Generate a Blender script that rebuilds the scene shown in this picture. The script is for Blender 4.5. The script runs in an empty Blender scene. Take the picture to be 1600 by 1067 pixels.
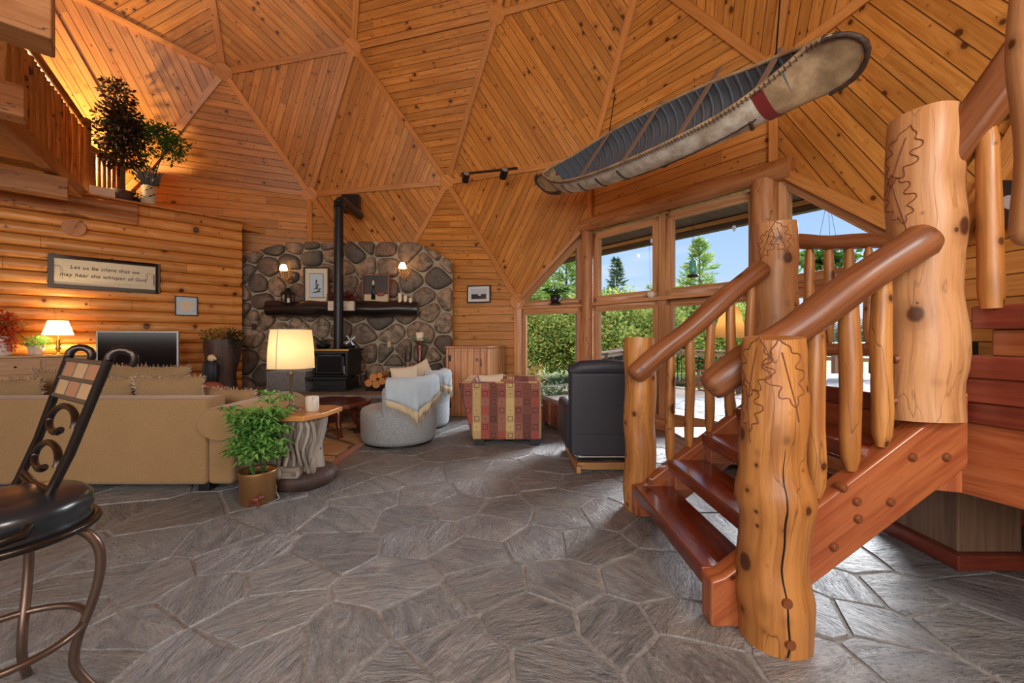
import bpy, math, random
from mathutils import Vector, Matrix, noise
S = bpy.context.scene
PI = math.pi
V3 = Vector
H = 1.35          # eye height
FPX = 633.0       # focal length in pixels of a 1600 wide frame
YH = 528.0        # horizon line

# ---------------------------------------------------------------- camera
cam_d = bpy.data.cameras.new('camera')
cam = bpy.data.objects.new('camera', cam_d)
S.collection.objects.link(cam)
cam.location = (0, 0, H)
cam.rotation_euler = (PI/2, 0, 0)
cam_d.sensor_width = 36
cam_d.lens = 36*FPX/1600
cam_d.shift_y = -(533.5-YH)/1600
cam_d.clip_start = 0.05
cam_d.clip_end = 500
S.camera = cam

# ---------------------------------------------------------------- sky, sun, lights, exposure
def C(r, g, b, a=1.0):
    f = lambda c: ((c/255+0.055)/1.055)**2.4 if c > 10 else c/255/12.92
    return (f(r), f(g), f(b), a)

w = bpy.data.worlds.new('sky'); S.world = w; w.use_nodes = True
nt = w.node_tree; nt.nodes.clear()
tc = nt.nodes.new('ShaderNodeTexCoord'); sp = nt.nodes.new('ShaderNodeSeparateXYZ')
cr = nt.nodes.new('ShaderNodeValToRGB'); bg = nt.nodes.new('ShaderNodeBackground'); ow = nt.nodes.new('ShaderNodeOutputWorld')
nz = nt.nodes.new('ShaderNodeTexNoise'); nz.inputs['Scale'].default_value = 2.2; nz.inputs['Detail'].default_value = 6
mp = nt.nodes.new('ShaderNodeMapping'); mp.inputs['Scale'].default_value = (1, 1, 5)
cr2 = nt.nodes.new('ShaderNodeValToRGB'); mx = nt.nodes.new('ShaderNodeMix'); mx.data_type = 'RGBA'
nt.links.new(tc.outputs['Generated'], sp.inputs[0]); nt.links.new(sp.outputs['Z'], cr.inputs['Fac'])
nt.links.new(tc.outputs['Generated'], mp.inputs[0]); nt.links.new(mp.outputs[0], nz.inputs['Vector'])
nt.links.new(nz.outputs['Fac'], cr2.inputs['Fac'])
e = cr.color_ramp.elements
e[0].position = 0.0; e[0].color = C(226, 236, 246); e[1].position = 0.5; e[1].color = C(118, 170, 232)
n_ = e.new(0.14); n_.color = C(178, 208, 242)
cr2.color_ramp.elements[0].position = 0.56; cr2.color_ramp.elements[0].color = (0, 0, 0, 1)
cr2.color_ramp.elements[1].position = 0.75; cr2.color_ramp.elements[1].color = (.6, .6, .6, 1)
nt.links.new(cr2.outputs['Color'], mx.inputs['Factor']); nt.links.new(cr.outputs['Color'], mx.inputs['A'])
mx.inputs['B'].default_value = C(240, 243, 248)
nt.links.new(mx.outputs['Result'], bg.inputs['Color']); bg.inputs['Strength'].default_value = 0.85
nt.links.new(bg.outputs[0], ow.inputs[0])

def light(name, typ, loc, energy, col=(1, 1, 1), rot=(0, 0, 0), **k):
    d = bpy.data.lights.new(name, typ); d.energy = energy; d.color = col
    for a, b in k.items(): setattr(d, a, b)
    o = bpy.data.objects.new(name, d); S.collection.objects.link(o); o.location = loc; o.rotation_euler = rot
    return o
def aim(o, tgt):
    o.rotation_euler = (V3(tgt)-o.location).to_track_quat('-Z', 'Y').to_euler()

sun = light('sun', 'SUN', (-2, -6, 20), 3.2, (1, .95, .86), angle=0.02)
aim(sun, (5, 8, 6))                      # from behind the house over the deck and the trees
glow = light('added_sky_sun', 'SUN', (14, 16, 9.0), 8.0, (.93, .96, 1), angle=0.5)
aim(glow, (2, 3.2, 0))                   # added second sun lamp, boosts soft sky light through the windows onto the floor
l = light('added_rear_fill', 'AREA', (-0.6, -3.6, 2.4), 250, (1.0, .97, .93), shape='RECTANGLE', size=5, size_y=2.4); aim(l, (-1.2, 6, 1.9))  # added unseen fill behind the camera, no window is built there
l = light('added_left_fill', 'AREA', (-5.6, -2.2, 2.6), 50, (1.0, .94, .86), shape='RECTANGLE', size=3, size_y=2.4); aim(l, (-3, 6, 2.6))  # weaker added fill from the rear left, stands for no built window
l = light('added_right_fill', 'AREA', (2.0, -1.2, 3.4), 75, (1.0, .92, .82), shape='DISK', size=1.2); aim(l, (1.4, 1.6, 0.8))  # added overhead fill to brighten the stairs, no fixture hangs here
l = light('loft_light', 'POINT', (-7.35, 6.15, 4.45), 210, (1.0, .70, .34), shadow_soft_size=.06)
S.view_settings.view_transform = 'Standard'; S.view_settings.look = 'None'
S.view_settings.gamma = 1; S.view_settings.use_curve_mapping = False
S.view_settings.exposure = 0.45
S.cycles.use_denoising = True
S.cycles.max_bounces = 8
S.cycles.sample_clamp_indirect = 6.0
S.cycles.caustics_reflective = False; S.cycles.caustics_refractive = False

# ---------------------------------------------------------------- measuring helpers
def at(px, py, Y):
    return V3(((px-800)/FPX*Y, Y, H-(py-YH)/FPX*Y))
def fl(px, py, z=0.0):
    Y = (H-z)*FPX/(py-YH); return V3(((px-800)/FPX*Y, Y, z))
def hit(px, py, p0, n):
    r = V3(((px-800)/FPX, 1, -(py-YH)/FPX)); o = V3((0, 0, H))
    return o+r*((V3(p0)-o).dot(n)/r.dot(n))
def uvec(a): a = V3(a); a.normalize(); return a

# ---------------------------------------------------------------- objects
def put(o, label=None, cat=None, group=None, kind=None):
    if label: o['label'] = label
    if cat: o['category'] = cat
    if group: o['group'] = group
    if kind: o['kind'] = kind
    return o
def thing(name, loc, label, cat, group=None):
    o = bpy.data.objects.new(name, None); S.collection.objects.link(o); o.empty_display_size = .1
    o.location = loc
    return put(o, label, cat, group)
def wloc(o):
    l = V3((0, 0, 0))
    while o: l += o.location; o = o.parent
    return l
def dup(root, loc, label=None, group=None):
    r = root.copy(); S.collection.objects.link(r); r.location = loc
    if label: r['label'] = label
    if group: r['group'] = group
    for ch in list(root.children):
        c = ch.copy(); S.collection.objects.link(c); c.parent = r
        for g in list(ch.children):
            d = g.copy(); S.collection.objects.link(d); d.parent = c
    return r

def smooth(P, k=4):
    P = [V3(p) for p in P]; Q = [P[0]]+P+[P[-1]]; out = []
    for i in range(1, len(Q)-2):
        for j in range(k):
            t = j/k; a, b, c, d = Q[i-1:i+3]
            out.append(((b*2)+(c-a)*t+(a*2-b*5+c*4-d)*t*t+(-a+b*3-c*3+d)*t**3)*.5)
    return out+[P[-1]]

class MB:
    def __init__(s): s.v = []; s.f = []; s.uv = []; s.sm = []; s.at = []; s.av = 0.0
    def face(s, pts, uvs=None, sm=False):
        i = len(s.v); s.v += [V3(p) for p in pts]; s.f.append(tuple(range(i, i+len(pts))))
        if uvs is None:
            a = V3(pts[1])-V3(pts[0]); L = a.length or 1; a = a/L
            n = a.cross(V3(pts[-1])-V3(pts[0]));
            b = n.cross(a); b.normalize() if b.length > 1e-9 else None
            uvs = [((V3(p)-V3(pts[0])).dot(a), (V3(p)-V3(pts[0])).dot(b)) for p in pts]
        s.uv.append(uvs); s.sm.append(sm); s.at.append(s.av)
    def grid(s, rows, closeu=False, sm=True, uvf=None):
        # rows: list of equal length point lists
        n = len(rows[0]); i0 = len(s.v)
        for r in rows: s.v += [V3(p) for p in r]
        ul = [0]
        for k in range(1, len(rows)): ul.append(ul[-1]+max((V3(rows[k][j])-V3(rows[k-1][j])).length for j in (0, n//2)))
        vl = [0]
        m = rows[len(rows)//2]
        for j in range(1, n+1): vl.append(vl[-1]+(V3(m[j % n])-V3(m[j-1])).length)
        for k in range(len(rows)-1):
            for j in range(n if closeu else n-1):
                j2 = (j+1) % n
                s.f.append((i0+k*n+j, i0+k*n+j2, i0+(k+1)*n+j2, i0+(k+1)*n+j))
                s.uv.append([(ul[k], vl[j]), (ul[k], vl[j+1]), (ul[k+1], vl[j+1]), (ul[k+1], vl[j])])
                s.sm.append(sm); s.at.append(s.av)
    def cap(s, pts, flip=False, sm=False):
        pts = list(pts); s.face(pts[::-1] if flip else pts, sm=sm)
    def box(s, c, d, rz=0, M=None):
        c = V3(c); x, y, z = d[0]/2, d[1]/2, d[2]/2
        R = M if M is not None else Matrix.Rotation(rz, 3, 'Z')
        P = [c+R@V3((i*x, j*y, k*z)) for i in (-1, 1) for j in (-1, 1) for k in (-1, 1)]
        D = [d[0], d[1], d[2]]
        for q in ((0, 1, 3, 2), (4, 6, 7, 5), (0, 4, 5, 1), (2, 3, 7, 6), (0, 2, 6, 4), (1, 5, 7, 3)):
            p = [P[k] for k in q]
            a = (p[1]-p[0]).length; b = (p[2]-p[1]).length
            o = random.random()*3
            uv = [(o, o), (o+a, o), (o+a, o+b), (o, o+b)] if a >= b else [(o, o), (o, o+a), (o+b, o+a), (o+b, o)]
            s.face(p, uv)
        return s
    def boxb(s, lo, hi):
        lo, hi = V3(lo), V3(hi); return s.box((lo+hi)/2, [abs(v) for v in (hi-lo)])
    def bar(s, a, b, w, h, up=(0, 0, 1)):
        a, b = V3(a), V3(b); x = (b-a); L = x.length; x.normalize()
        z = V3(up); z = (z-x*z.dot(x)); z.normalize(); y = z.cross(x)
        return s.box((a+b)/2, (L, w, h), M=Matrix((x, y, z)).transposed())
    def tube(s, path, rad, n=12, cap=True, closed=False, wob=0, sm=True, squash=1, round_ends=False, seed=0):
        path = [V3(p) for p in path]
        if not hasattr(rad, '__len__'): rad = [rad]*len(path)
        if round_ends:
            p0, p1 = path[0], path[-1]; d0 = uvec(path[0]-path[1]); d1 = uvec(path[-1]-path[-2])
            r0, r1 = rad[0], rad[-1]
            path = [p0+d0*r0*.55, p0+d0*r0*.4]+path+[p1+d1*r1*.4, p1+d1*r1*.55]
            rad = [r0*.35, r0*.8]+list(rad)+[r1*.8, r1*.35]
        rows = []; prev = None
        N = len(path)
        for i, p in enumerate(path):
            if closed: t = path[(i+1) % N]-path[i-1]
            else: t = path[min(i+1, N-1)]-path[max(i-1, 0)]
            if t.length < 1e-9: t = V3((0, 0, 1))
            t.normalize()
            if prev is None:
                a = V3((0, 0, 1)) if abs(t.z) < .9 else V3((1, 0, 0))
                x = t.cross(a); x.normalize()
            else:
                x = prev-t*prev.dot(t); x.normalize()
            prev = x; y = t.cross(x)
            row = []
            for j in range(n):
                a = 2*PI*j/n; r = rad[i]
                if wob: r *= 1+wob*noise.noise(V3((math.cos(a)*1.3+seed, math.sin(a)*1.3, i*.35+seed*3)))
                row.append(p+x*math.cos(a)*r+y*math.sin(a)*r*squash)
            rows.append(row)
        if closed: rows.append(rows[0])
        s.grid(rows, closeu=True, sm=sm)
        if cap and not closed:
            s.cap(rows[0], flip=False); s.cap(rows[-1], flip=True)
        return s
    def lathe(s, prof, c=(0, 0, 0), n=24, cap=True, sm=True, a0=0, a1=2*PI, sx=1, sy=1, rot=0):
        c = V3(c); full = abs(a1-a0-2*PI) < 1e-6
        m = n if full else n+1
        rows = [[c+V3((r*sx*math.cos(a0+(a1-a0)*j/n+rot), r*sy*math.sin(a0+(a1-a0)*j/n+rot), z)) for j in range(m)] for r, z in prof]
        s.grid(rows, closeu=full, sm=sm)
        if cap and full:
            s.cap(rows[0], flip=True); s.cap(rows[-1])
        return s
    def ball(s, c, r, n=12, m=8):
        c = V3(c)
        if not hasattr(r, '__len__'): r = (r, r, r)
        rows = [[c+V3((r[0]*math.sin(PI*i/m)*math.cos(2*PI*j/n), r[1]*math.sin(PI*i/m)*math.sin(2*PI*j/n), r[2]*math.cos(PI*i/m))) for j in range(n)] for i in range(m+1)]
        s.grid(rows, closeu=True); return s
    def prism(s, pts, off):
        pts = [V3(p) for p in pts]; off = V3(off); q = [p+off for p in pts]
        s.face(pts[::-1]); s.face(q)
        for i in range(len(pts)):
            j = (i+1) % len(pts); s.face([pts[i], pts[j], q[j], q[i]])
        return s
    def leaves(s, c, r, n, size, seed=0, shell=.4, asp=.5, droop=.2):
        rnd = random.Random(seed); c = V3(c)
        for _ in range(n):
            d = V3((rnd.gauss(0, 1), rnd.gauss(0, 1), rnd.gauss(0, 1))); d.normalize()
            k = shell+(1-shell)*rnd.random()
            p = c+V3((d.x*r[0]*k, d.y*r[1]*k, d.z*r[2]*k))
            a = d+V3((rnd.gauss(0, .6), rnd.gauss(0, .6), rnd.gauss(0, .6)-droop)); a.normalize()
            s.leaf(p, a, size*rnd.uniform(.6, 1.3), asp, rnd)
        return s
    def leaf(s, p, a, L, asp, rnd):
        b = a.cross(V3((rnd.gauss(0, 1), rnd.gauss(0, 1), rnd.gauss(0, 1)+.5)))
        if b.length < 1e-6: b = V3((1, 0, 0))
        b.normalize(); n = a.cross(b)*L*.12
        m = p+a*L*.5
        s.face([p, m+b*L*asp/2+n, p+a*L, m-b*L*asp/2+n], [(0, 0), (1, 0), (1, 1), (0, 1)])
    def build(s, name, mat, parent=None, bevel=0, sub=0, seg=2, label=None, cat=None, group=None, kind=None, merge=False, loc=None, solid=0):
        me = bpy.data.meshes.new(name)
        if parent is not None: o0 = wloc(parent)
        elif loc is not None: o0 = V3(loc)
        elif kind == 'structure': o0 = V3((0, 0, 0))
        else:
            n = len(s.v) or 1
            o0 = V3(((min(v.x for v in s.v)+max(v.x for v in s.v))/2, (min(v.y for v in s.v)+max(v.y for v in s.v))/2, min(v.z for v in s.v)))
        me.from_pydata([tuple(v-o0) for v in s.v], [], s.f)
        ul = me.uv_layers.new(name='UVMap')
        flat = [c for uv in s.uv for p in uv for c in p]
        ul.data.foreach_set('uv', flat)
        me.polygons.foreach_set('use_smooth', s.sm)
        if any(s.at):
            a = me.attributes.new('rnd', 'FLOAT', 'FACE'); a.data.foreach_set('value', s.at)
        me.update()
        if merge or bevel or sub:
            import bmesh
            bm = bmesh.new(); bm.from_mesh(me); bmesh.ops.remove_doubles(bm, verts=bm.verts, dist=1e-5); bm.to_mesh(me); bm.free()
        o = bpy.data.objects.new(name, me); S.collection.objects.link(o)
        if mat: me.materials.append(mat)
        if parent is not None: o.parent = parent
        else: o.location = o0
        if solid:
            m = o.modifiers.new('solid', 'SOLIDIFY'); m.thickness = solid; m.offset = 0
        if bevel:
            m = o.modifiers.new('bevel', 'BEVEL'); m.width = bevel; m.segments = seg; m.limit_method = 'ANGLE'; m.angle_limit = .6
            for p in me.polygons: p.use_smooth = True
            m2 = o.modifiers.new('wn', 'WEIGHTED_NORMAL'); m2.keep_sharp = True
        if sub:
            m = o.modifiers.new('sub', 'SUBSURF'); m.levels = sub; m.render_levels = sub
        return put(o, label, cat, group, kind)
# ---------------------------------------------------------------- materials
class NT:
    def __init__(s, name):
        s.m = bpy.data.materials.new(name); s.m.use_nodes = True; s.t = s.m.node_tree; s.t.nodes.clear()
        s.out = s.t.nodes.new('ShaderNodeOutputMaterial'); s.b = s.t.nodes.new('ShaderNodeBsdfPrincipled')
        s.t.links.new(s.b.outputs[0], s.out.inputs[0])
    def n(s, typ, **k):
        o = s.t.nodes.new(typ)
        for a, b in k.items(): setattr(o, a, b)
        return o
    def s_(s, inp, v):
        if hasattr(v, 'is_output') or isinstance(v, bpy.types.NodeSocket): s.t.links.new(v, inp)
        else: inp.default_value = v
    def math(s, op, a, b=0.0, c=None, clamp=False):
        o = s.n('ShaderNodeMath', operation=op, use_clamp=clamp); s.s_(o.inputs[0], a); s.s_(o.inputs[1], b)
        if c is not None: s.s_(o.inputs[2], c)
        return o.outputs[0]
    def ss(s, v, lo, hi, a=0.0, b=1.0):
        o = s.n('ShaderNodeMapRange', interpolation_type='SMOOTHSTEP'); s.s_(o.inputs[0], v)
        for i, q in enumerate((lo, hi, a, b)): o.inputs[i+1].default_value = q
        return o.outputs[0]
    def mix(s, f, a, b, mode='MIX'):
        o = s.n('ShaderNodeMix', data_type='RGBA', blend_type=mode); s.s_(o.inputs['Factor'], f)
        s.s_(o.inputs['A'], a); s.s_(o.inputs['B'], b); return o.outputs['Result']
    def xyz(s, x, y, z=0.0):
        o = s.n('ShaderNodeCombineXYZ')
        for i, q in enumerate((x, y, z)): s.s_(o.inputs[i], q)
        return o.outputs[0]
    def uv(s):
        a = s.n('ShaderNodeUVMap', uv_map='UVMap'); b = s.n('ShaderNodeSeparateXYZ'); s.t.links.new(a.outputs[0], b.inputs[0])
        return b.outputs[0], b.outputs[1]
    def obj(s):
        a = s.n('ShaderNodeTexCoord'); return a.outputs['Object']
    def noise(s, vec, scale, detail=3, rough=.5, dist=0):
        o = s.n('ShaderNodeTexNoise'); s.s_(o.inputs['Vector'], vec) if vec is not None else None
        o.inputs['Scale'].default_value = scale; o.inputs['Detail'].default_value = detail; o.inputs['Roughness'].default_value = rough; o.inputs['Distortion'].default_value = dist
        return o.outputs['Fac']
    def white(s, vec, dim='3D'):
        o = s.n('ShaderNodeTexWhiteNoise', noise_dimensions=dim)
        s.s_(o.inputs['W' if dim == '1D' else 'Vector'], vec); return o.outputs['Value']
    def voro(s, vec, scale, feat='F1', rand=1):
        o = s.n('ShaderNodeTexVoronoi', feature=feat); s.s_(o.inputs['Vector'], vec); o.inputs['Scale'].default_value = scale
        o.inputs['Randomness'].default_value = rand; return o
    def ramp(s, f, stops, interp='LINEAR'):
        o = s.n('ShaderNodeValToRGB'); s.s_(o.inputs[0], f); el = o.color_ramp.elements; o.color_ramp.interpolation = interp
        while len(el) < len(stops): el.new(0.5)
        for e_, (p, c) in zip(el, sorted(stops)): e_.position = p; e_.color = c
        return o.outputs[0]
    def bump(s, h, strength=.3, dist=.01):
        o = s.n('ShaderNodeBump'); s.s_(o.inputs['Height'], h); o.inputs['Strength'].default_value = strength; o.inputs['Distance'].default_value = dist
        s.t.links.new(o.outputs[0], s.b.inputs['Normal'])
    def set(s, col=None, rough=None, metal=None, spec=None, coat=None, **k):
        if col is not None: s.s_(s.b.inputs['Base Color'], col)
        if rough is not None: s.s_(s.b.inputs['Roughness'], rough)
        if metal is not None: s.s_(s.b.inputs['Metallic'], metal)
        if spec is not None: s.b.inputs['Specular IOR Level'].default_value = spec
        if coat is not None: s.b.inputs['Coat Weight'].default_value = coat; s.b.inputs['Coat Roughness'].default_value = .15
        for a, b in k.items(): s.s_(s.b.inputs[a], b)
        return s.m

def wood(name, c1, c2, knot=C(70, 32, 14), bw=None, rough=.38, kscale=3.2, kfrac=.35, krad=.085, coat=0.0, var=.25, grain=26, gr=.35, ends=None, crack=0):
    t = NT(name); u, v = t.uv()
    oi = t.n('ShaderNodeObjectInfo').outputs['Random']
    if bw:
        row = t.math('FLOOR', t.math('DIVIDE', v, bw))
        r1 = t.white(row, '1D')
        seg = t.math('FLOOR', t.math('ADD', t.math('DIVIDE', u, 4.6), t.math('MULTIPLY', r1, 7.0)))
        rr = t.white(t.xyz(row, seg, 0.5))
    else:
        rr = oi; row = oi
    vec = t.xyz(t.math('MULTIPLY', u, 1.6), t.math('MULTIPLY', v, grain), t.math('MULTIPLY', rr, 40.0))
    g = t.noise(vec, 1.0, 5, .6, .4)
    vec2 = t.xyz(t.math('MULTIPLY', u, .5), t.math('MULTIPLY', v, 3.0), t.math('MULTIPLY', rr, 17.0))
    g2 = t.noise(vec2, 1.0, 2, .5)
    col = t.mix(t.ss(g, .38, .66), c1, c2)
    col = t.mix(t.math('MULTIPLY', t.ss(g2, .35, .7), .5), col, c2)
    br = t.math('ADD', t.math('MULTIPLY', rr, var), 1-var/2)
    g3 = t.noise(t.xyz(t.math('MULTIPLY', u, 3.0), t.math('MULTIPLY', v, grain*4.5), t.math('MULTIPLY', rr, 40.0)), 1.0, 4, .65, .8)
    col = t.mix(t.math('MULTIPLY', t.ss(g3, .46, .72), .42), col, t.mix(.6, c2, knot))
    hs = t.n('ShaderNodeHueSaturation'); t.s_(hs.inputs['Value'], br); t.s_(hs.inputs['Color'], col); col = hs.outputs[0]
    # knots
    kv = t.xyz(t.math('ADD', u, t.math('MULTIPLY', rr, 9.0)), t.math('MULTIPLY', v, 1.25), 0.0)
    kn = t.noise(kv, 12, 2)
    for (sc, fr, rd) in ((kscale, kfrac, krad), (kscale*2.1, kfrac*.8, krad*.8)):
        vo = t.voro(kv, sc)
        sx = t.n('ShaderNodeSeparateColor'); t.s_(sx.inputs[0], vo.outputs['Color'])
        sel = t.math('LESS_THAN', sx.outputs[0], fr)
        rad = t.math('MULTIPLY', t.math('ADD', sx.outputs[1], .35), rd)
        d = t.math('ADD', vo.outputs['Distance'], t.math('MULTIPLY', t.math('SUBTRACT', kn, .5), .06))
        q = t.math('DIVIDE', d, rad)
        halo = t.math('MULTIPLY', sel, t.ss(q, .9, 2.6, .45, 0))
        core = t.math('MULTIPLY', sel, t.ss(q, .75, 1.15, .92, 0))
        col = t.mix(halo, col, t.mix(.5, c2, knot)); col = t.mix(core, col, knot)
    hgt = t.math('MULTIPLY', g, .25)
    if bw:
        fv = t.math('FRACT', t.math('DIVIDE', v, bw))
        e_ = t.math('MULTIPLY', t.math('MINIMUM', fv, t.math('SUBTRACT', 1.0, fv)), bw)
        gm = t.ss(e_, .003, .0065, 1, 0)
        fu = t.math('FRACT', t.math('ADD', t.math('DIVIDE', u, 4.6), t.math('MULTIPLY', r1, 7.0)))
        gu = t.ss(t.math('MULTIPLY', t.math('MINIMUM', fu, t.math('SUBTRACT', 1.0, fu)), 4.6), .001, .003, .7, 0)
        gm = t.math('MAXIMUM', gm, gu)
        col = t.mix(t.math('MULTIPLY', gm, .9), col, C(70, 34, 14))
        hgt = t.math('SUBTRACT', hgt, t.math('MULTIPLY', t.ss(e_, .002, .010, 1, 0), 1.0))
    if crack:
        cv = t.noise(t.xyz(t.math('MULTIPLY', u, .9), t.math('MULTIPLY', v, 5.0), t.math('MULTIPLY', oi, 30)), 1.0, 3)
        ck = t.ss(t.math('ABSOLUTE', t.math('SUBTRACT', cv, .5)), .001, .006, crack, 0)
        col = t.mix(ck, col, C(50, 24, 10)); hgt = t.math('SUBTRACT', hgt, ck)
    t.bump(hgt, gr, .006)
    return t.set(col, rough, coat=coat)

M = {}
M['pine_ceiling'] = wood('pine_ceiling', C(216, 154, 78), C(190, 124, 52), bw=.132, kscale=4.4, kfrac=.8, krad=.13, rough=.42, var=.34)
M['pine_wall'] = wood('pine_wall', C(216, 158, 90), C(194, 132, 66), bw=.165, kscale=4.0, kfrac=.7, krad=.13, rough=.42, var=.3)
M['pine_trim'] = wood('pine_trim', C(222, 160, 90), C(200, 132, 68), kscale=2.2, kfrac=.3, krad=.06, rough=.4)
M['log_wall'] = wood('log_siding', C(226, 164, 92), C(204, 132, 62), bw=.18, kscale=3.6, kfrac=.7, krad=.13, rough=.4, var=.2, grain=14)
M['log'] = wood('peeled_log', C(198, 138, 74), C(158, 98, 44), kscale=5.0, kfrac=.55, krad=.20, rough=.42, grain=22, coat=.08, crack=.5, var=.1)
M['log_pale'] = wood('pale_peeled_log', C(206, 154, 104), C(182, 126, 78), kscale=5.0, kfrac=.5, krad=.19, rough=.46, grain=22, coat=.05, crack=.3, var=.1)
M['rail'] = wood('brown_rail_log', C(156, 100, 62), C(114, 64, 36), kscale=4, kfrac=.4, krad=.13, rough=.4, grain=22, coat=.1)
M['stair'] = wood('red_brown_stair_timber', C(176, 104, 62), C(146, 74, 42), kscale=2.6, kfrac=.3, krad=.09, rough=.25, coat=.35, grain=20)
M['tread'] = wood('dark_red_tread', C(138, 60, 34), C(108, 40, 24), kscale=2.2, kfrac=.2, krad=.07, rough=.22, coat=.45, grain=20)
M['landing'] = wood('maroon_landing_timber', C(128, 58, 40), C(100, 40, 30), kscale=2.2, kfrac=.2, krad=.07, rough=.28, coat=.25, grain=20)
M['beam'] = wood('beam', C(196, 138, 88), C(168, 108, 62), kscale=2.0, kfrac=.25, krad=.07, rough=.45, grain=14, crack=.8)
M['cab'] = wood('cabinet_pine', C(204, 146, 88), C(180, 116, 64), bw=.11, kscale=3.0, kfrac=.35, krad=.07, rough=.4)
M['table_top'] = wood('table_top_wood', C(222, 160, 96), C(198, 130, 70), kscale=2, kfrac=.2, krad=.06, rough=.25, coat=.3)
M['burl'] = wood('red_burl', C(120, 56, 36), C(84, 34, 24), kscale=4, kfrac=.3, krad=.1, rough=.22, coat=.5, grain=9)
M['dark_log'] = wood('black_mantel_log', C(44, 38, 36), C(24, 21, 21), knot=C(16, 14, 14), kscale=2, kfrac=.3, krad=.1, rough=.28, coat=.4, grain=8)
M['grey_wood'] = wood('grey_driftwood', C(176, 168, 156), C(112, 102, 92), knot=C(52, 42, 36), kscale=5, kfrac=.4, krad=.12, rough=.6, grain=20, gr=1)
M['brown_trunk'] = wood('brown_trunk', C(92, 70, 62), C(60, 44, 40), knot=C(30, 20, 18), kscale=5, kfrac=.4, krad=.1, rough=.6, grain=16, gr=1)
M['deck'] = wood('deck_boards', C(206, 176, 142), C(182, 150, 116), bw=.14, kscale=2, kfrac=.15, krad=.05, rough=.7)
M['deck_rail'] = wood('deck_rail', C(132, 104, 84), C(106, 80, 62), kscale=2, kfrac=.2, krad=.06, rough=.7)
M['soffit'] = wood('soffit', C(96, 82, 66), C(66, 54, 42), bw=.2, kscale=2, kfrac=.2, krad=.06, rough=.7)
M['tan_wood'] = wood('light_oak', C(196, 152, 98), C(176, 130, 80), kscale=1.5, kfrac=.1, krad=.05, rough=.4)
M['birch_pot'] = wood('birch_bark_pot', C(226, 220, 208), C(200, 190, 176), knot=C(40, 34, 30), kscale=9, kfrac=.5, krad=.16, rough=.7)
M['window_wood'] = wood('window_wood', C(204, 156, 112), C(178, 126, 84), kscale=2, kfrac=.2, krad=.05, rough=.4)

def plain(name, col, rough=.5, metal=0, **k):
    t = NT(name)
    nz_ = t.noise(t.obj(), 30, 3)
    c = t.mix(t.math('MULTIPLY', t.ss(nz_, .3, .7), .25), col, tuple(x*.7 for x in col[:3])+(1,))
    return t.set(c, rough, metal, **k)
M['black_metal'] = plain('black_iron', C(30, 30, 33), .42, .6)
M['stove'] = plain('stove_iron', C(44, 46, 50), .45, .4)
M['pipe'] = plain('stove_pipe', C(42, 43, 48), .38, .5)
M['brass'] = plain('brass', C(200, 150, 70), .3, 1)
M['bronze'] = plain('antique_bronze', C(120, 98, 66), .4, .8)
M['lamp_metal'] = plain('antique_lamp_metal', C(122, 112, 98), .42, .7)
M['stool_metal'] = plain('dark_bronze_stool', C(64, 56, 52), .3, .85)
M['stool_leg'] = plain('brown_bronze_leg', C(112, 92, 80), .34, .8)
M['leather'] = plain('dark_leather', C(30, 36, 42), .28, 0, coat=.3)
M['navy'] = plain('charcoal_upholstery', C(46, 48, 58), .55)
M['white'] = plain('white_paint', C(232, 230, 224), .5)
M['candle'] = plain('candle_wax', C(240, 232, 210), .45, **{'Subsurface Weight': .1})
M['silver'] = plain('silver_plastic', C(176, 178, 182), .35, .4)
M['black'] = plain('black_plastic', C(18, 18, 20), .4)
M['soil'] = plain('soil', C(46, 32, 24), .9)
M['red_ribbon'] = plain('dark_red_binding', C(126, 42, 40), .6)
M['glass_green'] = plain('green_glass', C(92, 176, 160), .15)
M['pale_blue'] = plain('pale_blue_metal', C(190, 214, 232), .4)
M['terracotta'] = plain('terracotta', C(176, 108, 72), .7)
M['figurine'] = plain('red_brown_figurine', C(112, 52, 38), .35)
M['eagle_white'] = plain('eagle_white', C(226, 206, 168), .6)
M['eagle_dark'] = plain('eagle_dark', C(38, 44, 56), .6)
M['red_rock'] = plain('red_rock', C(170, 92, 74), .7)
M['label_dark'] = plain('dark_ink', C(60, 46, 36), .7)
M['ink_faint'] = plain('faint_ink', C(150, 130, 100), .8)
M['stone_tile'] = plain('stone_tile', C(176, 142, 104), .6)
M['stone_tile2'] = plain('rust_stone_tile', C(160, 112, 80), .6)
M['antler'] = plain('antler', C(190, 140, 84), .45)
M['peg'] = plain('wood_peg', C(122, 66, 34), .45)
M['grass'] = plain('grass_ground', C(132, 142, 72), .9)
M['paper'] = plain('paper', C(225, 215, 190), .7)
M['dark_frame'] = plain('dark_frame', C(52, 36, 28), .4)
M['red_frame'] = plain('red_brown_frame', C(122, 66, 36), .35)
M['birch_in'] = plain('canoe_rib_wood', C(98, 104, 112), .6)
M['thwart'] = plain('thwart_wood', C(128, 104, 88), .6)

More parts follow.
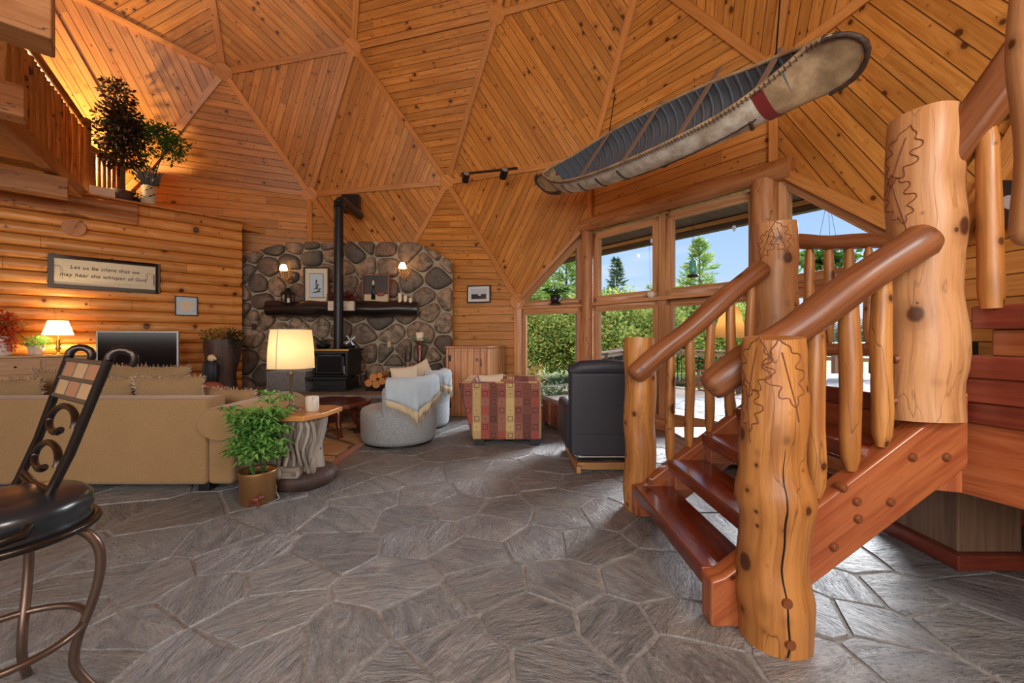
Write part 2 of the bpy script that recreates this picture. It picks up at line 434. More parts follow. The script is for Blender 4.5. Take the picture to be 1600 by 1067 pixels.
def fabric(name, c1, c2, sc=260, b=.4, rough=.85, big=0):
    t = NT(name); o = t.obj()
    w1 = t.noise(o, sc, 2); w2 = t.noise(o, 3.5, 3)
    c = t.mix(t.ss(w1, .35, .65), c1, c2)
    if big: c = t.mix(t.math('MULTIPLY', t.ss(w2, .35, .65), big), c, c2)
    t.bump(w1, b, .002)
    return t.set(c, rough, **{'Sheen Weight': .25})
M['sofa'] = fabric('olive_tan_chenille', C(170, 138, 94), C(134, 104, 66), big=.2)
M['pillow'] = fabric('tan_pillow', C(164, 136, 96), C(128, 102, 68), big=.3)
M['fringe'] = fabric('fringe', C(214, 192, 164), C(138, 100, 70), sc=60)
M['blue_chair'] = fabric('grey_blue_tweed', C(176, 182, 186), C(128, 136, 142), sc=120, big=.1)
M['throw'] = fabric('blue_throw', C(196, 210, 220), C(164, 184, 198), big=.3)
M['tan_throw'] = fabric('tan_throw', C(216, 202, 174), C(190, 172, 138), big=.3)
M['cream'] = fabric('cream_cushion', C(226, 214, 192), C(200, 186, 162))
M['ott_top'] = fabric('grey_brown_suede', C(150, 136, 126), C(116, 102, 94), big=.4)
M['weave'] = fabric('grey_weave', C(150, 150, 150), C(92, 92, 94), sc=90)

def squares():
    t = NT('patterned_squares'); u, v = t.uv(); cs = .105
    cu = t.math('FLOOR', t.math('DIVIDE', u, cs)); cv = t.math('FLOOR', t.math('DIVIDE', v, cs))
    fu = t.math('ABSOLUTE', t.math('SUBTRACT', t.math('FRACT', t.math('DIVIDE', u, cs)), .5))
    fv = t.math('ABSOLUTE', t.math('SUBTRACT', t.math('FRACT', t.math('DIVIDE', v, cs)), .5))
    d = t.math('MAXIMUM', fu, fv)
    r = t.white(t.xyz(cu, cv, 0)); r2 = t.white(t.xyz(cu, cv, 7.3))
    m4 = t.math('MODULO', t.math('ADD', cu, 400), 4.0)
    red = t.ramp(r, [(0, C(138, 82, 74)), (.35, C(156, 80, 70)), (.7, C(150, 100, 84)), (1, C(130, 84, 76))], 'CONSTANT')
    tan = t.ramp(r, [(0, C(198, 172, 118)), (.5, C(184, 156, 108))], 'CONSTANT')
    brn = t.ramp(r, [(0, C(108, 68, 58)), (.5, C(120, 76, 62))], 'CONSTANT')
    col = t.mix(t.math('COMPARE', m4, 2.0, .2), red, tan)
    col = t.mix(t.math('COMPARE', m4, 0.0, .2), col, brn)
    odd = t.math('MODULO', t.math('ADD', t.math('ADD', cv, cu), 400), 2.0)
    ring = t.math('MULTIPLY', t.math('COMPARE', d, .27, .045), t.math('MULTIPLY', odd, t.math('GREATER_THAN', r2, .2)))
    dot = t.math('MULTIPLY', t.math('LESS_THAN', d, .06), t.math('SUBTRACT', 1.0, odd))
    edge = t.math('GREATER_THAN', d, .485)
    k = t.math('MAXIMUM', t.math('MAXIMUM', ring, dot), t.math('MULTIPLY', edge, .5))
    col = t.mix(t.math('MULTIPLY', k, .75), col, C(62, 34, 34))
    t.bump(t.noise(t.obj(), 220, 2), .3, .002)
    return t.set(col, .9)
M['squares'] = squares()

def slate():
    t = NT('slate_flagstone'); o = t.obj()
    a = t.n('ShaderNodeAttribute', attribute_name='rnd').outputs['Fac']
    vr = t.n('ShaderNodeVectorRotate', rotation_type='Z_AXIS'); t.s_(vr.inputs['Vector'], o); t.s_(vr.inputs['Angle'], t.math('MULTIPLY', a, 20.0))
    mp_ = t.n('ShaderNodeMapping'); mp_.inputs['Scale'].default_value = (1, 3.2, 1); t.s_(mp_.inputs[0], vr.outputs[0])
    n1 = t.noise(mp_.outputs[0], 3.2, 7, .64, 1.6); n2 = t.noise(o, 1.7, 3); n3 = t.noise(mp_.outputs[0], 26, 4, .6, .6)
    col = t.mix(t.ss(n1, .3, .7), C(108, 110, 114), C(142, 142, 142))
    col = t.mix(t.math('MULTIPLY', t.ss(n2, .45, .75), .4), col, C(146, 138, 128))
    hs = t.n('ShaderNodeHueSaturation'); t.s_(hs.inputs['Value'], t.math('ADD', t.math('MULTIPLY', t.math('FRACT', t.math('MULTIPLY', a, 7.7)), .34), .86)); t.s_(hs.inputs['Color'], col)
    t.bump(t.math('ADD', t.math('MULTIPLY', n1, 1.0), t.math('MULTIPLY', n3, .28)), .9, .045)
    return t.set(hs.outputs[0], t.ss(n3, .3, .7, .22, .42), spec=.7)
M['slate'] = slate()
def rockmat():
    t = NT('fieldstone'); o = t.obj()
    a = t.n('ShaderNodeAttribute', attribute_name='rnd').outputs['Fac']
    n1 = t.noise(o, 9, 5, .65); n2 = t.noise(o, 45, 3, .6)
    base = t.ramp(a, [(0, C(128, 120, 110)), (.18, C(168, 144, 118)), (.34, C(92, 88, 84)), (.5, C(146, 126, 108)), (.64, C(112, 96, 84)), (.78, C(176, 154, 130)), (.9, C(134, 104, 86))], 'CONSTANT')
    col = t.mix(t.ss(n1, .35, .7), base, C(84, 76, 68)); col = t.mix(t.math('MULTIPLY', t.ss(n2, .5, .72), .45), col, C(164, 150, 130))
    t.bump(t.math('ADD', n1, t.math('MULTIPLY', n2, .4)), .7, .03)
    return t.set(col, .62)
M['rock'] = rockmat()
def simple_noise(name, c1, c2, sc, rough=.9, b=.6):
    t = NT(name); n1 = t.noise(t.obj(), sc, 5, .65); t.bump(n1, b, .01); return t.set(t.mix(t.ss(n1, .3, .7), c1, c2), rough)
M['mortar'] = simple_noise('mortar', C(196, 182, 160), C(164, 150, 130), 30)
M['grout'] = simple_noise('grout', C(156, 154, 152), C(122, 120, 118), 40)
M['hearth'] = simple_noise('hearth_slab', C(140, 134, 128), C(104, 98, 94), 6, .5)
M['birch'] = simple_noise('birch_bark', C(230, 224, 210), C(170, 154, 132), 7, .75)
M['birch_tan'] = simple_noise('tan_birch_bark', C(192, 166, 128), C(142, 118, 88), 6, .75)
M['pitch'] = simple_noise('pitch_seam', C(50, 38, 32), C(84, 62, 48), 30, .6)
M['pot_metal'] = plain('hammered_copper', C(168, 128, 84), .38, .8)

def leafmat(name, c1, c2, c3=None, rough=.5, trans=.25):
    t = NT(name); g = t.n('ShaderNodeNewGeometry').outputs['Random Per Island']
    st = [(0, c1), (1, c2)] if c3 is None else [(0, c1), (.5, c2), (1, c3)]
    col = t.ramp(g, st)
    m = t.set(col, rough)
    tr = t.n('ShaderNodeBsdfTranslucent'); t.s_(tr.inputs[0], col)
    mx_ = t.n('ShaderNodeMixShader'); mx_.inputs[0].default_value = trans
    t.t.links.new(t.b.outputs[0], mx_.inputs[1]); t.t.links.new(tr.outputs[0], mx_.inputs[2]); t.t.links.new(mx_.outputs[0], t.out.inputs[0])
    return m
M['leaf'] = leafmat('bright_leaf', C(60, 120, 44), C(120, 176, 84), C(160, 204, 120))
M['leaf_dark'] = leafmat('dark_leaf', C(26, 48, 26), C(48, 74, 40), C(86, 58, 48))
M['leaf_burg'] = leafmat('burgundy_leaf', C(52, 30, 28), C(64, 44, 36), C(44, 52, 38))
M['leaf_mid'] = leafmat('mid_leaf', C(36, 82, 34), C(64, 112, 46), C(90, 138, 62))
M['leaf_blue'] = leafmat('lavender_leaf', C(110, 116, 128), C(140, 144, 156), C(100, 112, 110))
M['leaf_white'] = leafmat('pale_leaf', C(64, 104, 70), C(150, 176, 140), C(96, 134, 90))
M['leaf_autumn'] = leafmat('autumn_leaf', C(172, 104, 40), C(206, 168, 90), C(90, 110, 60))
M['leaf_red'] = leafmat('red_flower', C(196, 44, 22), C(226, 84, 38), C(150, 60, 40))
M['leaf_rust'] = leafmat('rust_flower', C(96, 36, 30), C(132, 62, 44), C(60, 34, 28))
M['tree_dark'] = leafmat('spruce_needles', C(42, 66, 40), C(66, 92, 56), C(86, 112, 62), rough=.8)
M['tree_pine'] = leafmat('pine_needles', C(96, 134, 66), C(140, 168, 84), C(182, 192, 104), rough=.8, trans=.4)
M['tree_yellow'] = leafmat('yellow_green_leaves', C(108, 146, 70), C(160, 182, 96), C(200, 186, 104), rough=.8, trans=.45)
M['bark'] = plain('bark', C(92, 74, 58), .9)

def glass():
    t = NT('window_glass'); t.t.nodes.remove(t.b)
    a = t.n('ShaderNodeBsdfTransparent'); b = t.n('ShaderNodeBsdfGlossy'); b.inputs['Roughness'].default_value = .02
    f = t.n('ShaderNodeFresnel'); f.inputs[0].default_value = 1.10
    m = t.n('ShaderNodeMixShader'); t.t.links.new(f.outputs[0], m.inputs[0]); t.t.links.new(a.outputs[0], m.inputs[1]); t.t.links.new(b.outputs[0], m.inputs[2]); t.t.links.new(m.outputs[0], t.out.inputs[0])
    return t.m
M['glass'] = glass()
def shade(name, col, e):
    t = NT(name); tr = t.n('ShaderNodeBsdfTranslucent'); tr.inputs[0].default_value = col
    t.set(col, .8, **{'Emission Color': col, 'Emission Strength': e})
    m = t.n('ShaderNodeMixShader'); m.inputs[0].default_value = .5
    t.t.links.new(t.b.outputs[0], m.inputs[1]); t.t.links.new(tr.outputs[0], m.inputs[2]); t.t.links.new(m.outputs[0], t.out.inputs[0])
    return t.m
M['shade_cream'] = shade('cream_lampshade', C(240, 224, 186), .08)
M['shade_warm'] = shade('warm_lampshade', C(255, 226, 180), 1.3)
M['shade_amber'] = shade('amber_lampshade', C(216, 180, 120), .06)
M['screen'] = NT('tv_screen').set(C(8, 10, 14), .12, spec=.6)
M['stove_glass'] = NT('stove_glass').set(C(34, 34, 36), .1)
def rug():
    t = NT('rug_pattern'); o = t.obj(); n1 = t.noise(o, 2.4, 3, .6, .8); n2 = t.noise(o, 180, 2)
    v = t.voro(o, 1.6); q = t.ss(t.math('ADD', v.outputs['Distance'], t.math('MULTIPLY', t.math('SUBTRACT', n1, .5), .9)), .24, .28, 1, 0)
    c = t.mix(t.ss(n1, .4, .6), C(208, 188, 154), C(186, 162, 126)); c = t.mix(t.math('MULTIPLY', q, .85), c, C(66, 46, 46))
    v2 = t.voro(o, 1.1, 'DISTANCE_TO_EDGE'); c = t.mix(t.ss(v2.outputs['Distance'], .012, .025, .7, 0), c, C(60, 44, 36))
    t.bump(n2, .4, .004); return t.set(c, .95)
M['rug'] = rug()
M['rug_border'] = fabric('rug_border', C(176, 104, 48), C(140, 78, 34), big=.3)
# ---------------------------------------------------------------- the geodesic dome (3-frequency icosahedral)
DR, DC, DTH = 7.2, V3((-3.268, 1.671, 1.9+H)), 0.66179
lat = math.atan(.5)
def sph(az, la): return V3((math.cos(la)*math.cos(az), math.cos(la)*math.sin(az), math.sin(la)))
DU = [sph(2*PI*k/5, lat) for k in range(5)]; DL = [sph(2*PI*k/5+PI/5, -lat) for k in range(5)]; DT = V3((0, 0, 1))
hub = {}
def hv(kind, p):
    p = p.normalized(); key = tuple(round(c, 4) for c in p)
    if key not in hub:
        x = p.x*math.cos(DTH)-p.y*math.sin(DTH); y = p.x*math.sin(DTH)+p.y*math.cos(DTH)
        hub[key] = V3((x, y, p.z))*DR+DC; hkind[key] = kind
    return key
hkind = {}
tris = []
def face3(a, b, c, keep):
    def q(i, j, k):
        kind = 'P' if 3 in (i, j, k) else ('M' if (i, j, k) == (1, 1, 1) else 'e')
        return hv(kind, (a*i+b*j+c*k)/3)
    for r in range(3):          # rows from a
        for s_ in range(r+1):
            t1 = (q(3-r, r-s_, s_), q(2-r, r+1-s_, s_), q(2-r, r-s_, s_+1))
            if keep(r, False): tris.append(t1)
            if s_ < r and keep(r, True): tris.append((q(3-r, r-s_, s_), q(3-r, r-s_-1, s_+1), q(2-r, r-s_, s_+1)))
for k in range(5):
    k2 = (k+1) % 5
    face3(DT, DU[k], DU[k2], lambda r, d: True)
    face3(DL[k], DU[k2], DU[k], lambda r, d: r > 0)
    face3(DU[k], DL[k-1], DL[k], lambda r, d: r < 2)
def near(px, py):
    best = None
    for k_, p in hub.items():
        if p.y < 1: continue
        x = 800+FPX*p.x/p.y; y = YH-FPX*(p.z-H)/p.y; d = math.hypot(x-px, y-py)
        if best is None or d < best[0]: best = (d, k_)
    return best[1]
OBS = dict(A=(350, 113), B=(553, 74), C=(778, 22), D=(485, 304), E=(700, 285), F=(924, 248), G=(1210, 108), P=(1004, -43), X=(602, 466), H=(812, 474), J=(1483, 402), Z=(225, 269), Y=(32, 465), M=(1043, 470))
KEY = {k: near(*v) for k, v in OBS.items()}
for k, v in OBS.items():
    if k in 'ABCDEFGPXH':
        p = hub[KEY[k]]; hub[KEY[k]] = at(v[0], v[1], p.y)
HV = {k: hub[KEY[k]] for k in KEY}
def find3(*ks):     # centre hub K of the face right of P-G-J
    pass
DCEN = V3((DC.x, DC.y, 1.5))
opening = [{KEY['F'], KEY['G'], KEY['M']}, {KEY['F'], KEY['H'], KEY['M']}, {KEY['G'], KEY['J'], KEY['M']}]
# the matching opening over the log wall
for t in list(tris):
    if set(t) in opening: tris.remove(t)
    elif {KEY['D'], KEY['Z']} <= set(t) and KEY['A'] not in t: tris.remove(t); ML = (set(t)-{KEY['D'], KEY['Z']}).pop()
for t in list(tris):
    if ML in t: tris.remove(t)
mb = MB()
def panel(mb, pts, d, org=None):
    n = (pts[1]-pts[0]).cross(pts[2]-pts[0]); n.normalize(); d = uvec(d); b = n.cross(d)
    o = org or pts[0]
    k = random.random()*20
    mb.face(pts, [((p-o).dot(d)+k, (p-o).dot(b)+.066) for p in pts])
random.seed(4)
skip_seam = [{KEY['C'], KEY['F']}, {KEY['F'], KEY['H']}, {KEY['X'], KEY['H']}, {KEY['G'], KEY['J']}]
edges = {}
for t in tris:
    P_ = [hub[k] for k in t]
    a = [i for i in range(3) if hkind[t[i]] in 'PM']
    i = a[0]; d = P_[(i+1) % 3]-P_[(i+2) % 3]
    # side without a pentagon/centre hub is the board direction
    panel(mb, P_, d, P_[(i+1) % 3])
    for x in range(3):
        edges.setdefault(frozenset((t[x], t[(x+1) % 3])), []).append(t)
Fd = at(922, 352, 7.175); Gd = at(1205, 262, 4.87)
mb.face([hub[KEY['F']], Fd, hub[KEY['H']]])
mb.uv[-1] = [((p-HV['H']).dot(uvec(HV['F']-HV['H'])), (p-HV['H']).dot(uvec((HV['F']-HV['H']).cross((HV['E']-HV['H']).cross(HV['F']-HV['H']))))+.066) for p in (HV['F'], Fd, HV['H'])]
mb.face([hub[KEY['G']], hub[KEY['J']], Gd])
mb.uv[-1] = [((p-HV['J']).dot(uvec(HV['G']-HV['J'])), (p-HV['J']).dot(uvec((HV['G']-HV['J']).cross((V3((3.8, 1.91, 4.6))-HV['J']).cross(HV['G']-HV['J']))))+.066) for p in (HV['G'], HV['J'], Gd)]
mb.build('ceiling', M['pine_ceiling'], kind='structure')
# struts and hub plates
tn = 0
def inward(p): return uvec(V3((DC.x, DC.y, DC.z-1))-p)
vis = lambda p: p.y > .3 and abs(p.x/p.y) < 1.6
for e_, ts in edges.items():
    if set(e_) in skip_seam: continue
    ks = list(e_); a, b = hub[ks[0]], hub[ks[1]]
    if not (vis(a) or vis(b)): continue
    if min(a.z, b.z) < 2.3 and abs(a.z-b.z) < .3: continue
    up = inward((a+b)/2)
    m_ = MB(); m_.bar(a+up*.02, b+up*.02, .105, .06, up)
    tn += 1; m_.build('trim_%d' % tn, M['pine_trim'], kind='structure', bevel=.006)
for k_, p in hub.items():
    if vis(p) and (p.z > 2.4) :
        n_ = inward(p); x = n_.cross(V3((0, 0, 1))); x.normalize(); y = n_.cross(x); m_ = MB()
        R_ = .165
        pts = [p+n_*.0+x*R_*math.cos(2*PI*(j+.5)/8)+y*R_*math.sin(2*PI*(j+.5)/8) for j in range(8)]
        m_.prism(pts, n_*.085); tn += 1; m_.build('trim_%d' % tn, M['pine_trim'], kind='structure', bevel=.008)
def trim(a, b, w_, h_, up, mat='pine_trim', bev=.006):
    global tn
    m_ = MB(); m_.bar(a, b, w_, h_, up); tn += 1; return m_.build('trim_%d' % tn, M[mat], kind='structure', bevel=bev)

# ---------------------------------------------------------------- walls under the dome
def vwall(name, top, mat='pine_wall', z0=-.02, thick=.12, extra=None):
    # vertical wall whose top edge runs through the points; boards run level
    mb_ = MB(); a, b = top[0], top[-1]
    d = V3((b.x-a.x, b.y-a.y, 0)); d.normalize(); n_ = d.cross(V3((0, 0, 1)))
    c_ = V3((DC.x, DC.y, 0))
    if (c_-a).dot(n_) < 0: n_ = -n_
    pts = [V3((a.x, a.y, z0))]+list(top)+[V3((b.x, b.y, z0))]
    uvs = [((p-a).dot(d), p.z) for p in pts]
    mb_.face(pts, uvs); q = [p-n_*thick for p in pts]; mb_.face(q[::-1], uvs[::-1])
    for i in range(len(pts)):
        j = (i+1) % len(pts); mb_.face([pts[i], q[i], q[j], pts[j]])
    return mb_.build(name, M[mat], kind='structure'), n_
X_, H_, F_, G_, J_, D_, Z_, Y_ = (HV[k] for k in 'XHFGJDZY')
K_ = V3((3.8, 1.91, 4.6))
vwall('wall_back', [X_, H_])
vwall('wall_back_left', [D_, X_])
vwall('wall_loft', [Z_, D_])
vwall('wall_left_rear', [Y_, Z_])
# the other base walls, all round behind the camera
ring = sorted([k for k, p in hub.items() if 1.6 < p.z < 2.5], key=lambda k: math.atan2(hub[k].y-DC.y, hub[k].x-DC.x))
nring = 0
for i in range(len(ring)):
    a, b = hub[ring[i]], hub[ring[(i+1) % len(ring)]]
    if (a-b).length > 4.2: continue
    pr = {ring[i], ring[(i+1) % len(ring)]}
    if pr in ({KEY['X'], KEY['H']}, {KEY['H'], KEY['M']}, {KEY['M'], KEY['J']}) or ML in pr or KEY['M'] in pr: continue
    if KEY['X'] in pr and hub[(pr-{KEY['X']}).pop()].x < X_.x: continue
    nring += 1
    mid = (a+b)/2
    side = 'right' if mid.x > DC.x+4 else ('left' if mid.x < DC.x-4 else 'front')
    vwall('wall_%s_%d' % (side, nring), [a, b])
# trims below F, G, D and H
dFG = uvec(V3((G_.x-F_.x, G_.y-F_.y, 0))); nFG = V3((-dFG.y, dFG.x, 0)); nFG = -nFG if nFG.dot(V3((-1, -1, 0))) < 0 else nFG
vup = V3((0, 0, 1))
trim(D_+V3((.0, -.03, -.1)), V3((D_.x, D_.y-.03, 2.2)), .10, .05, V3((0, -1, 0)))
trim(H_+V3((-.04, -.06, -.06)), V3((H_.x-.04, H_.y-.06, .0)), .13, .06, V3((-.3, -1, 0)))
trim(V3((F_.x, F_.y, F_.z-.1))+nFG*.03, V3((F_.x, F_.y, 3.3))+nFG*.03, .09, .05, nFG)
trim(V3((G_.x, G_.y, G_.z-.1))+nFG*.03, V3((G_.x, G_.y, 3.3))+nFG*.03, .09, .05, nFG)
m_ = MB(); R_ = .16; p = H_+V3((-.03, -.04, .02))
nh = uvec((-.2, -1, .15)); x = nh.cross(vup); x.normalize(); y = nh.cross(x)
m_.prism([p+x*R_*math.cos(2*PI*(j+.5)/8)+y*R_*math.sin(2*PI*(j+.5)/8) for j in range(8)], nh*.07); tn += 1; m_.build('trim_%d' % tn, M['pine_trim'], kind='structure', bevel=.006)
trim(K_+V3((-.05, 0, 0)), J_+V3((-.04, 0, 0)), .12, .06, V3((-1, -.1, .0)))
# wall above the big windows
ZT = 3.2; ZR = 1.93; ZS = .16
w1 = MB()
pts = [V3((F_.x, F_.y, ZT)), V3((F_.x, F_.y, F_.z)), V3((G_.x, G_.y, G_.z)), V3((G_.x, G_.y, ZT))]
uvs = [((p-pts[0]).dot(dFG), p.z) for p in pts]
w1.face(pts, uvs); w1.face([p-nFG*.12 for p in pts][::-1], uvs[::-1]); w1.face([pts[0], pts[0]-nFG*.12, pts[3]-nFG*.12, pts[3]])
w1.build('wall_window_side', M['pine_wall'], kind='structure')
# header log
p0 = V3((F_.x, F_.y, 3.29))+nFG*.12-dFG*.10; p1 = V3((G_.x, G_.y, 3.27))+nFG*.12+dFG*.22
m_ = MB(); N_ = 16
m_.tube([p0.lerp(p1, i/N_) for i in range(N_+1)], [.115+.012*math.sin(i*1.3) for i in range(N_+1)], n=18, wob=.06, seed=2)
tn += 1; m_.build('trim_%d' % tn, M['beam'], kind='structure')
# posts and window frames of the three window bays
def vpost(x, y, z0, z1, r, mat='beam', seed=0):
    global tn
    m_ = MB(); m_.tube([(x, y, z0+(z1-z0)*i/10) for i in range(11)], r, n=16, wob=.05, seed=seed); tn += 1
    return m_.build('trim_%d' % tn, M[mat], kind='structure')
wn = 0
def bay(a, b, zs, zt, panes, name_pad=0):
    """a window between two floor points a and b, sill zs, head zt (or a pair of heads at a and b)"""
    global wn
    zt = zt if hasattr(zt, '__len__') else (zt, zt)
    a, b = V3((a.x, a.y, 0)), V3((b.x, b.y, 0)); d = (b-a); L = d.length; d.normalize(); n_ = V3((-d.y, d.x, 0)); n_ = -n_ if n_.dot(V3((-1, -1, 0))) < 0 else n_
    wn += 1
    fr = MB(); fw = .075; fd = .13
    tl, tr = a+vup*zt[0], b+vup*zt[1]
    poly = [a+vup*zs, tl, tr, b+vup*zs]
    for i in range(4):
        p, q = poly[i], poly[(i+1) % 4]
        e__ = uvec(q-p); inn = n_.cross(e__)
        cen = (poly[0]+poly[2])/2
        if inn.dot(cen-(p+q)/2) < 0: inn = -inn
        off = inn*fw/2
        fr.bar(p+off, q+off, fd, fw, inn)
        fr.bar(p+off*1.9+n_*.03, q+off*1.9+n_*.03, .05, fw*.9, inn)
    o = fr.build('window_%d' % wn, M['window_wood'], kind='structure', bevel=.005)
    g = MB(); gp = [p-n_*.01 for p in poly]; g.prism([gp[0]+d*.05+vup*.05, gp[1]+d*.05-vup*.05, gp[2]-d*.05-vup*.05, gp[3]-d*.05+vup*.05], n_*-.006)
    g.build('window_pane', M['glass'], o)
    return o
post = lambda t, z0=0, z1=3.25, off=0: V3((F_.x, F_.y, 0))+dFG*t+nFG*off
LFG = (V3((G_.x, G_.y, 0))-V3((F_.x, F_.y, 0))).length
# rough sill wall below the glass
m_ = MB()
def sillbox(a, b, z0, z1, w_): m_.bar(V3((a.x, a.y, (z0+z1)/2)), V3((b.x, b.y, (z0+z1)/2)), w_, z1-z0)
Fb, Gb, Hb, Jb = V3((Fd.x, Fd.y, 0)), V3((Gd.x, Gd.y, 0)), V3((H_.x, H_.y, 0)), V3((J_.x, J_.y, 0))
sillbox(post(0), post(LFG), 0, ZS, .16); sillbox(Hb, Fb, 0, ZS, .14); sillbox(Gb, Jb, 0, ZS, .14)
tn += 1; m_.build('trim_%d' % tn, M['window_wood'], kind='structure', bevel=.006)
tmul = 1.42     # the mullion
for (t0, t1) in ((.10, tmul-.06), (tmul+.06, LFG-.16)):
    bay(post(t0), post(t1), ZS, ZR-.03, 1); bay(post(t0), post(t1), ZR+.03, ZT-.06, 1)
hs_ = Hb+uvec(Fb-Hb)*.06; fe = Fb-uvec(Fb-Hb)*.12
zz = lambda p: 2.03+(Fd.z-2.03)*((p-Hb).length/(Fb-Hb).length)
bay(hs_, fe, ZS, ZR-.03, 1)
bay(hs_, fe, ZR+.03, (zz(hs_)+.02, zz(fe)-.03), 1)
gs = Gb+uvec(Jb-Gb)*.14; je = Jb-uvec(Jb-Gb)*.06
zz2 = lambda p: Gd.z+(J_.z-Gd.z)*((p-Gb).length/(Jb-Gb).length)
bay(gs, je, ZS, ZR-.03, 1); bay(gs, je, ZR+.03, (zz2(gs)-.02, zz2(je)+.0), 1)
for a, b in ((post(.02, off=.02), post(LFG-.04, off=.02)), (hs_, fe), (gs, je)):
    trim(V3((a.x, a.y, ZR)), V3((b.x, b.y, ZR)), .17, .055, vup, 'window_wood')
trim(V3((post(tmul).x, post(tmul).y, ZS)), V3((post(tmul).x, post(tmul).y, ZT)), .12, .12, dFG, 'window_wood')
q = post(.0, off=.10); vpost(q.x, q.y, 0, 3.22, .10, seed=3)
q = post(LFG-.07, off=.10); vpost(q.x, q.y, 0, 3.2, .145, seed=5)
q = post(LFG+.10, off=.02); trim(V3((q.x, q.y, 0)), V3((q.x, q.y, 3.2)), .12, .10, dFG, 'window_wood')
# sloping casings along the two triangular lights
a = V3((hs_.x, hs_.y, zz(hs_)))+V3((-.03, -.07, .02)); b = V3((fe.x, fe.y, zz(fe)))+V3((-.03, -.07, .03)); trim(a, b, .10, .07, vup, 'window_wood')
a = V3((gs.x, gs.y, zz2(gs)))+V3((-.07, -.03, .03)); b = V3((je.x, je.y, zz2(je)))+V3((-.07, -.03, .05)); trim(a, b, .10, .10, vup, 'pine_trim')
trim(V3((hs_.x-.06, hs_.y-.05, 0)), V3((hs_.x-.06, hs_.y-.05, 2.03)), .09, .09, V3((-1, 0, 0)), 'window_wood')

# ---------------------------------------------------------------- flagstone floor: cells round measured stone centres
def clip(poly, p, n_):
    out = []
    for i in range(len(poly)):
        a, b = poly[i], poly[(i+1) % len(poly)]; da = (a[0]-p[0])*n_[0]+(a[1]-p[1])*n_[1]; db = (b[0]-p[0])*n_[0]+(b[1]-p[1])*n_[1]
        if da <= 0: out.append(a)
        if (da < 0 < db) or (db < 0 < da):
            t_ = da/(da-db); out.append((a[0]+(b[0]-a[0])*t_, a[1]+(b[1]-a[1])*t_))
    return out
def cells(seeds, bound, gap, reach):
    res = []
    for i, s_ in enumerate(seeds):
        poly = list(bound)
        for j, q in enumerate(seeds):
            if i == j: continue
            dx, dy = q[0]-s_[0], q[1]-s_[1]; L = math.hypot(dx, dy)
            if L > reach or L < 1e-6: continue
            nx, ny = dx/L, dy/L; poly = clip(poly, (s_[0]+nx*(L/2-gap), s_[1]+ny*(L/2-gap)), (nx, ny))
            if len(poly) < 3: break
        if len(poly) >= 3: res.append((s_, poly))
    return res
spx = [(845,848),(915,851),(880,907),(761,910),(827,973),(978,977),(1002,910),(1065,1026),(1058,970),(1104,1008),(663,956),(687,1012),(862,1040),(740,1047),(621,1058),(733,865),(621,910),(670,840),(715,791),(789,798),(768,820),(870,781),(876,805),(660,774),(635,805),(1037,830),(950,802),(1060,900),
 (227,854),(150,805),(164,917),(220,914),(377,868),(276,802),(430,805),(346,837),(517,858),(587,781),(447,893),(321,928),(395,970),(195,987),(290,1040),(412,1040),(535,1005),(115,956),(115,1047),(580,760),(552,809),(761,759),(730,734),(699,706),(864,727),(840,749),(886,774),(792,737),(605,727),(542,750),(655,740),
 (1434,878),(1312,912),(1404,924),(1358,973),(1526,856),(1541,930),(1526,985),(1404,1034),(1275,955),(1296,1040),(1312,869),(1465,832)]
random.seed(11)
seeds = [tuple(fl(*p)[:2]) for p in spx]
# stones in the photo's foreground are large: thin crowded seeds
keep = []
for s_ in seeds:
    if all(math.hypot(s_[0]-k[0], s_[1]-k[1]) > .16 for k in keep): keep.append(s_)
seeds = keep
tries = 0
while tries < 6000:
    tries += 1; c_ = (random.uniform(-8.6, 4.6), random.uniform(-2.2, 8.9))
    md = .40 if c_[1] > 0.9 else .5
    if all(math.hypot(c_[0]-k[0], c_[1]-k[1]) > md+.16*random.random() for k in seeds): seeds.append(c_)
fb = [(-9, -2.6), (5, -2.6), (5, 9.1), (-9, 9.1)]
m_ = MB()
def rough_poly(poly, amp, seed):
    out = []
    for i in range(len(poly)):
        a, b = poly[i], poly[(i+1) % len(poly)]; L = math.hypot(b[0]-a[0], b[1]-a[1]); k = max(1, int(L/.07))
        for j in range(k):
            t_ = j/k; x, y = a[0]+(b[0]-a[0])*t_, a[1]+(b[1]-a[1])*t_
            d_ = noise.noise(V3((x*7, y*7, seed)))*amp; d2 = noise.noise(V3((x*7+40, y*7, seed)))*amp
            out.append((x+d_, y+d2))
    return out
for (s_, poly) in cells(seeds, fb, .010, 2.0):
    m_.av = random.random()*.98+.01; r_ = rough_poly(poly, .014, m_.av*9); zt = random.uniform(-.003, .0)
    top = [V3((x+(s_[0]-x)*.02, y+(s_[1]-y)*.02, zt)) for x, y in r_]; bot = [V3((x, y, -.012)) for x, y in r_]
    m_.face(top)
    for i in range(len(top)):
        j = (i+1) % len(top); m_.face([bot[i], bot[j], top[j], top[i]])
m_.av = 0
m_.build('floor', M['slate'], kind='structure')
m_ = MB(); m_.boxb((-12, -7, -.06), (5.2, 9.3, -.009)); m_.build('floor_grout', M['grout'], kind='structure')
